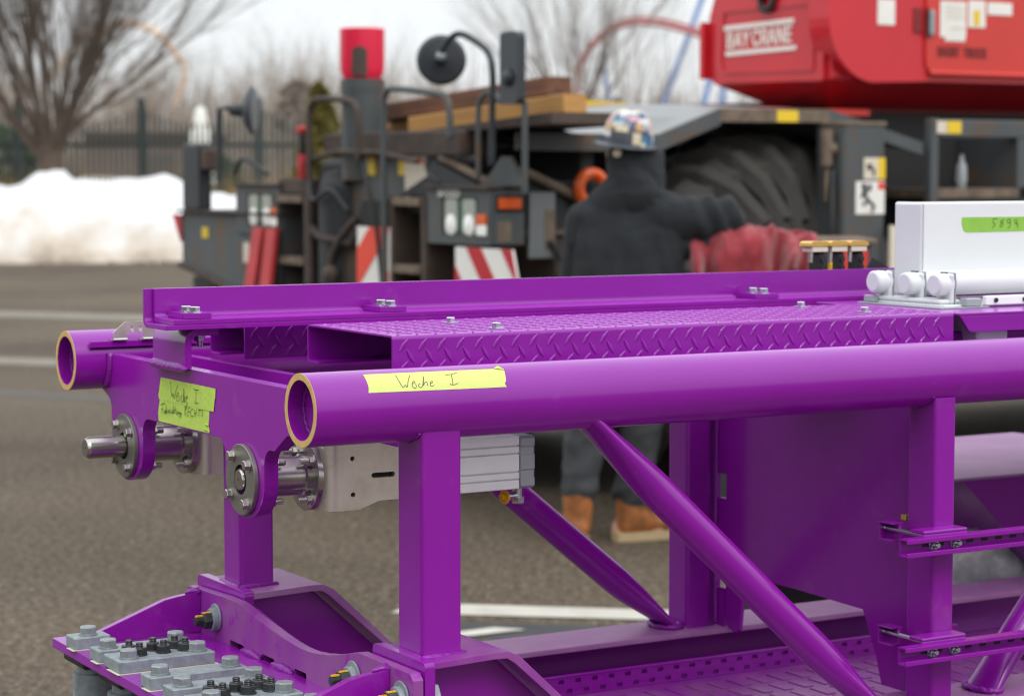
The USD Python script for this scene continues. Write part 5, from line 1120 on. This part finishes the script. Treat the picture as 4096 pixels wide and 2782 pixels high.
# cloth: a heap with folds lying on the lid and hanging down in front
us = np.linspace(0, 1, 61); vs = np.linspace(0, 1, 41); P = np.zeros((61, 41, 3))
for i, uu in enumerate(us):
    for jn, vv in enumerate(vs):
        x = .74 + .56 * uu; env = -.035 * abs(2 * uu - .9) ** 1.6; edge = .44 * (1 - .75 * max(0, (uu - .52) / .48) ** .5) + .05 * math.sin(uu * 21)
        s_ = vv * (.32 + edge)
        if s_ < .30: y, z = 10.02 - s_, 1.325 + .025 * math.sin(uu * 7 + 1) + .05 * math.exp(-((uu - .55) / .3) ** 2)
        else:
            dd = s_ - .30; y, z = 9.715 - .03 * math.sin(min(1, dd * 12) * 1.57) - .055 * (1 + math.sin(uu * 19 + 2.4 * math.sin(uu * 7))) * min(1, dd * 8), 1.335 + .05 * math.exp(-((uu - .55) / .3) ** 2) + .02 * math.sin(uu * 7 + 1) - dd
        n = meshkit.fbm(np.array([uu * 7, vv * 5, 1.]), 3, 4) - .5; n4 = meshkit.fbm(np.array([uu * 4 + vv * 3, vv * 4, 5.]), 3, 9) - .5; P[i, jn] = (x + .05 * n4, y - .09 * n - .06 * n4, z + env + .06 * n + .05 * n4)
top('red_cloth', sheet(P), 'cloth', 'crumpled red cloth draped over the job box beside the worker', 'cloth', smooth=True)
# ================================================================== the worker, seen from behind
def blob(bones, edge=.02, smooth_n=12):
    """union of hulls of sphere pairs, remeshed and smoothed: [((x, y, z), r), ((x, y, z), r)]"""
    ms = []
    for b in bones:
        sp = [m3.Manifold.sphere(r, 20).translate([float(c) for c in p]) for p, r in b]
        ms.append(m3.Manifold.batch_hull(sp))
    u = m3.Manifold.batch_boolean(ms, m3.OpType.Add).refine_to_length(edge); mm = tm(u)
    mm = trimesh.Trimesh(mm.vertices, mm.faces, process=True); trimesh.smoothing.filter_taubin(mm, iterations=smooth_n); return mm
PX, PY = .465, 9.68
PR = thing('person', 'worker in dark hoodie, jeans, tan boots and sticker covered hard hat, seen from behind', 'person', (PX, PY, 0))
S = lambda x, y, z: (x, y, z)
hipL, hipR, knL, knR, anL, anR = S(-.10, 0, .92), S(.10, .02, .92), S(-.145, .0, .52), S(.095, .06, .52), S(-.185, -.02, .12), S(.04, .10, .12)
shL, shR = S(-.15, .03, 1.38), S(.20, .02, 1.42); elL, elR = S(-.185, .06, 1.14), S(.485, .06, 1.37); waL, waR = S(-.14, .30, 1.10), S(.40, .29, 1.30)
neck, head = S(.05, .02, 1.50), S(.025, .05, 1.665)
def hand(w, d, side):
    w, d = np.array(w), np.array(d) / np.linalg.norm(d); s = np.cross(d, [0, 0, 1.]); s /= np.linalg.norm(s); b = []
    palm = w + d * .085; b.append([(w, .028), (palm - s * .022, .016), (palm + s * .022, .016), (w + d * .03, .03)])
    for k, ln in enumerate((.066, .075, .07, .055)):
        o = palm + s * (.03 - .02 * k) * side; m = o + d * ln * .5 + (0, 0, -.006); e = o + d * ln * .85 + (0, 0, -.028); b += [[(o, .0095), (m, .009)], [(m, .009), (e, .008)]]
    o = w + d * .03 + s * .034 * side; m = o + d * .035 + s * .022 * side; e = m + d * .03; b += [[(o, .013), (m, .011)], [(m, .011), (e, .0095)]]
    return b
up_ = [[(S(-.09, .02, .95), .12), (S(.10, .02, .95), .12), (S(0, .02, 1.10), .12)], [(S(-.07, .03, 1.10), .095), (S(.08, .03, 1.10), .095), (S(-.11, .05, 1.33), .08), (S(.11, .05, 1.33), .08)], [(S(-.12, .05, 1.34), .075), (S(.12, .05, 1.34), .075), (S(-.16, .02, 1.39), .05), (S(.17, .02, 1.39), .05)], [(S(.01, .04, 1.42), .06), (neck, .055)], [(neck, .06), (head, .065)],
       [(head, .078), (S(0.025, .045, 1.73), .08)], [(S(0.020, .10, 1.64), .06), (S(0.023, .09, 1.60), .045), (head, .07)], [(S(0.018, .165, 1.655), .012), (S(0.019, .15, 1.69), .010)], [(S(-0.050, .06, 1.665), .014), (S(-0.050, .05, 1.64), .011)], [(S(0.103, .06, 1.665), .014), (S(0.103, .05, 1.64), .011)],
       [(S(-.14, .03, 1.36), .045), (elL, .045)], [(elL, .045), (waL, .031)], [(S(.17, .02, 1.37), .055), (S(.45, .06, 1.345), .045)], [(S(.45, .06, 1.345), .045), (waR, .031)],
       [(hipL, .10), (knL, .062)], [(knL, .06), (anL, .042)], [(hipR, .10), (knR, .062)], [(knR, .06), (anR, .042)], [(anL, .04), (S(-.195, .10, .05), .032), (S(-.18, -.06, .05), .034)], [(anR, .04), (S(.17, .14, .05), .032), (S(.0, .09, .05), .034)]]
up_ += hand(waL, (.4, .9, -.1), 1) + hand(waR, (-.25, .9, -.25), -1)
body = blob(up_, .018, 6); part(PR, 'body', body, 'skin', True)
fc = [disc((x, .138, 1.672), (0, 1, 0), 0, .011, .004, 12) for x in (-.010, .050)]; part(PR, 'eye', fc[0], 'st0', True); part(PR, 'eye', fc[1], 'st0', True); part(PR, 'mouth', bx(-.005, .045, .145, .15, 1.603, 1.609), 'cloth')
hoodie = blob([[(S(-.085, .01, .93), .125), (S(.13, .02, .93), .125), (S(0, .03, 1.06), .15)], [(S(-.085, .0, 1.05), .118), (S(.13, .0, 1.05), .118), (S(-.105, .02, 1.30), .118), (S(.15, .02, 1.30), .118)], [(S(-.105, .02, 1.32), .112), (S(.16, .02, 1.32), .112), (S(-.125, .02, 1.395), .088), (S(.20, .02, 1.405), .088)], [(S(-.09, .02, 1.43), .085), (S(.12, .02, 1.43), .085), (S(.02, .02, 1.485), .088)],
    [(S(-.145, .02, 1.395), .088), (elL, .076)], [(elL, .076), (waL, .05)], [(S(.17, .02, 1.395), .112), (S(.35, .04, 1.395), .098)], [(S(.35, .04, 1.395), .098), (S(.445, .06, 1.385), .094)], [(S(.445, .06, 1.38), .092), (S(.40, .24, 1.31), .060)], [(S(.0, .02, 1.53), .075), (S(-.12, .02, 1.43), .06), (S(.21, .02, 1.455), .06)], [(S(.40, .05, 1.29), .05), (S(.22, .02, 1.28), .06)]], .022, 10)
v = hoodie.vertices; n_ = meshkit.fbm(v * np.array([11, 9, 3.6]) + 3, 3, 2) - .5; n2 = np.sin(v[:, 0] * 40 + 9 * n_) * np.clip((1.30 - v[:, 2]) * 3, 0, 1); sleeve = np.clip((v[:, 0] - .26) * 8, 0, 1) * np.sin(v[:, 0] * 70 + v[:, 2] * 30 + 5 * n_)
hoodie.vertices = v + hoodie.vertex_normals * (.055 * n_ + .010 * n2 + .013 * sleeve)[:, None]; part(PR, 'hoodie', hoodie, 'hoodie', True)
hood = blob([[(S(.035, .03, 1.57), .095), (S(.033, .03, 1.665), .090)], [(S(.05, .02, 1.50), .110), (S(.035, .03, 1.58), .098)], [(S(.125, .06, 1.585), .060), (S(.150, .07, 1.655), .040), (S(.075, .04, 1.60), .088)], [(S(.125, .05, 1.52), .06), (S(.13, .06, 1.62), .055)]], .018, 4)
v = hood.vertices; n_ = meshkit.fbm(v * 14, 3, 8) - .5; hood.vertices = v + hood.vertex_normals * (.03 * n_)[:, None]; part(PR, 'hood', hood, 'hoodie', True)
jn = blob([[(S(-.10, .0, .90), .135), (S(.11, .02, .90), .135)], [(hipL, .125), (knL, .092)], [(knL, .090), (S(-.178, -.015, .22), .078)], [(hipR, .125), (knR, .092)], [(knR, .090), (S(.052, .09, .21), .078)]], .022, 8)
v = jn.vertices; n_ = meshkit.fbm(v * np.array([10, 10, 16]), 3, 12) - .5; jn.vertices = v + jn.vertex_normals * (.03 * n_ + .006 * np.sin(v[:, 2] * 60 + 8 * n_) * np.clip((.42 - v[:, 2]) * 5, 0, 1))[:, None]; part(PR, 'jeans', jn, 'jeans', True)
def boot(an, toe, heel):
    b = part(PR, 'boot', blob([[((an[0], an[1], .24), .066), ((an[0], an[1], .12), .060)], [((an[0], an[1], .12), .060), (heel, .048), ((.5 * an[0] + .5 * toe[0], .5 * an[1] + .5 * toe[1], .075), .050)], [((.5 * an[0] + .5 * toe[0], .5 * an[1] + .5 * toe[1], .070), .044), (toe, .046)], [(toe, .046), ((toe[0] * .9 + an[0] * .1, toe[1] * .9 + an[1] * .1, .074), .05)]], .014, 6), 'boot', True)
    d = np.array(toe) - np.array(heel); d[2] = 0; L = np.linalg.norm(d); d /= L; s = np.array([d[1], -d[0], 0]); o = np.array([heel[0], heel[1], 0])
    pl = [o + d * t + s * w for t, w in ((-.05, -.03), (-.06, 0), (-.05, .03), (.03, .042), (L * .6, .042), (L, .05), (L + .04, .03), (L + .05, 0), (L + .04, -.03), (L, -.05), (L * .6, -.042), (.03, -.042))]
    part(b, 'sole', ext(Polygon([(p[0], p[1]) for p in pl]).buffer(.006), 'xy', .002, .040), 'sole', 30)
boot((-.182, -.02), (-.215, .17, .068), (-.18, -.045, .075)); boot((.045, .095), (.205, .165, .066), (.03, .085, .074))
# hard hat
T = np.eye(4); ax = trimesh.transformations.rotation_matrix(math.radians(5), [0, 1, 0]) @ trimesh.transformations.rotation_matrix(math.radians(6), [1, 0, 0])
shell = lathe([(0, .142), (.042, .139), (.077, .114), (.098, .073), (.106, .03), (.108, .0)], (0, 0, 0), (0, 0, 1), 40); shell.vertices[:, 1] *= 1.12
brim = lathe([(.106, .004), (.122, -.004), (.128, -.009), (.122, -.012), (.104, -.004)], (0, 0, 0), (0, 0, 1), 40); brim.vertices[:, 1] *= 1.12; brim.vertices[:, 0] += -.022 * np.clip((-brim.vertices[:, 0] - .02) / .1, 0, 1) * 1.0
for m in (shell, brim): m.apply_transform(ax); m.apply_translation((.026, .03, 1.712))
H_ = part(PR, 'hard_hat', orient(shell), 'hat', True); part(H_, 'brim', orient(brim), 'hat', True)
rs = np.random.default_rng(4)
for k in range(46):
    az = math.radians(rs.uniform(170, 370)); el = math.radians(rs.uniform(4, 78)); w, hh = rs.uniform(.018, .034), rs.uniform(.014, .026); G = []
    for i in range(5):
        row = []
        for jn_ in range(5):
            a2 = az + (i / 4 - .5) * w * 2 / .12 / max(.35, math.cos(el)); e2 = el + (jn_ / 4 - .5) * hh * 2 / .14; rr = .1075 * math.cos(e2) ** .72; zz = .142 * math.sin(e2) ** .9 if e2 > 0 else 0
            row.append((rr * 1.012 * math.cos(a2), rr * 1.012 * 1.12 * math.sin(a2), zz * 1.014 + .001 + .0004 * k / 46))
        G.append(row)
    m = sheet(G); m.apply_transform(ax); m.apply_translation((.026, .03, 1.712)); part(H_, 'sticker', m, 'st%d' % rs.choice([0, 1, 0, 2, 3, 4, 5, 1, 0]), True)
part(PR, 'hood_patch', disc((-.022, -.060, 1.672), (0, -1, .1), 0, .018, .006, 18), 'st1', True); part(PR, 'hat_strap', bx(.035, .095, -.078, -.066, 1.692, 1.712, .003), 'st1')
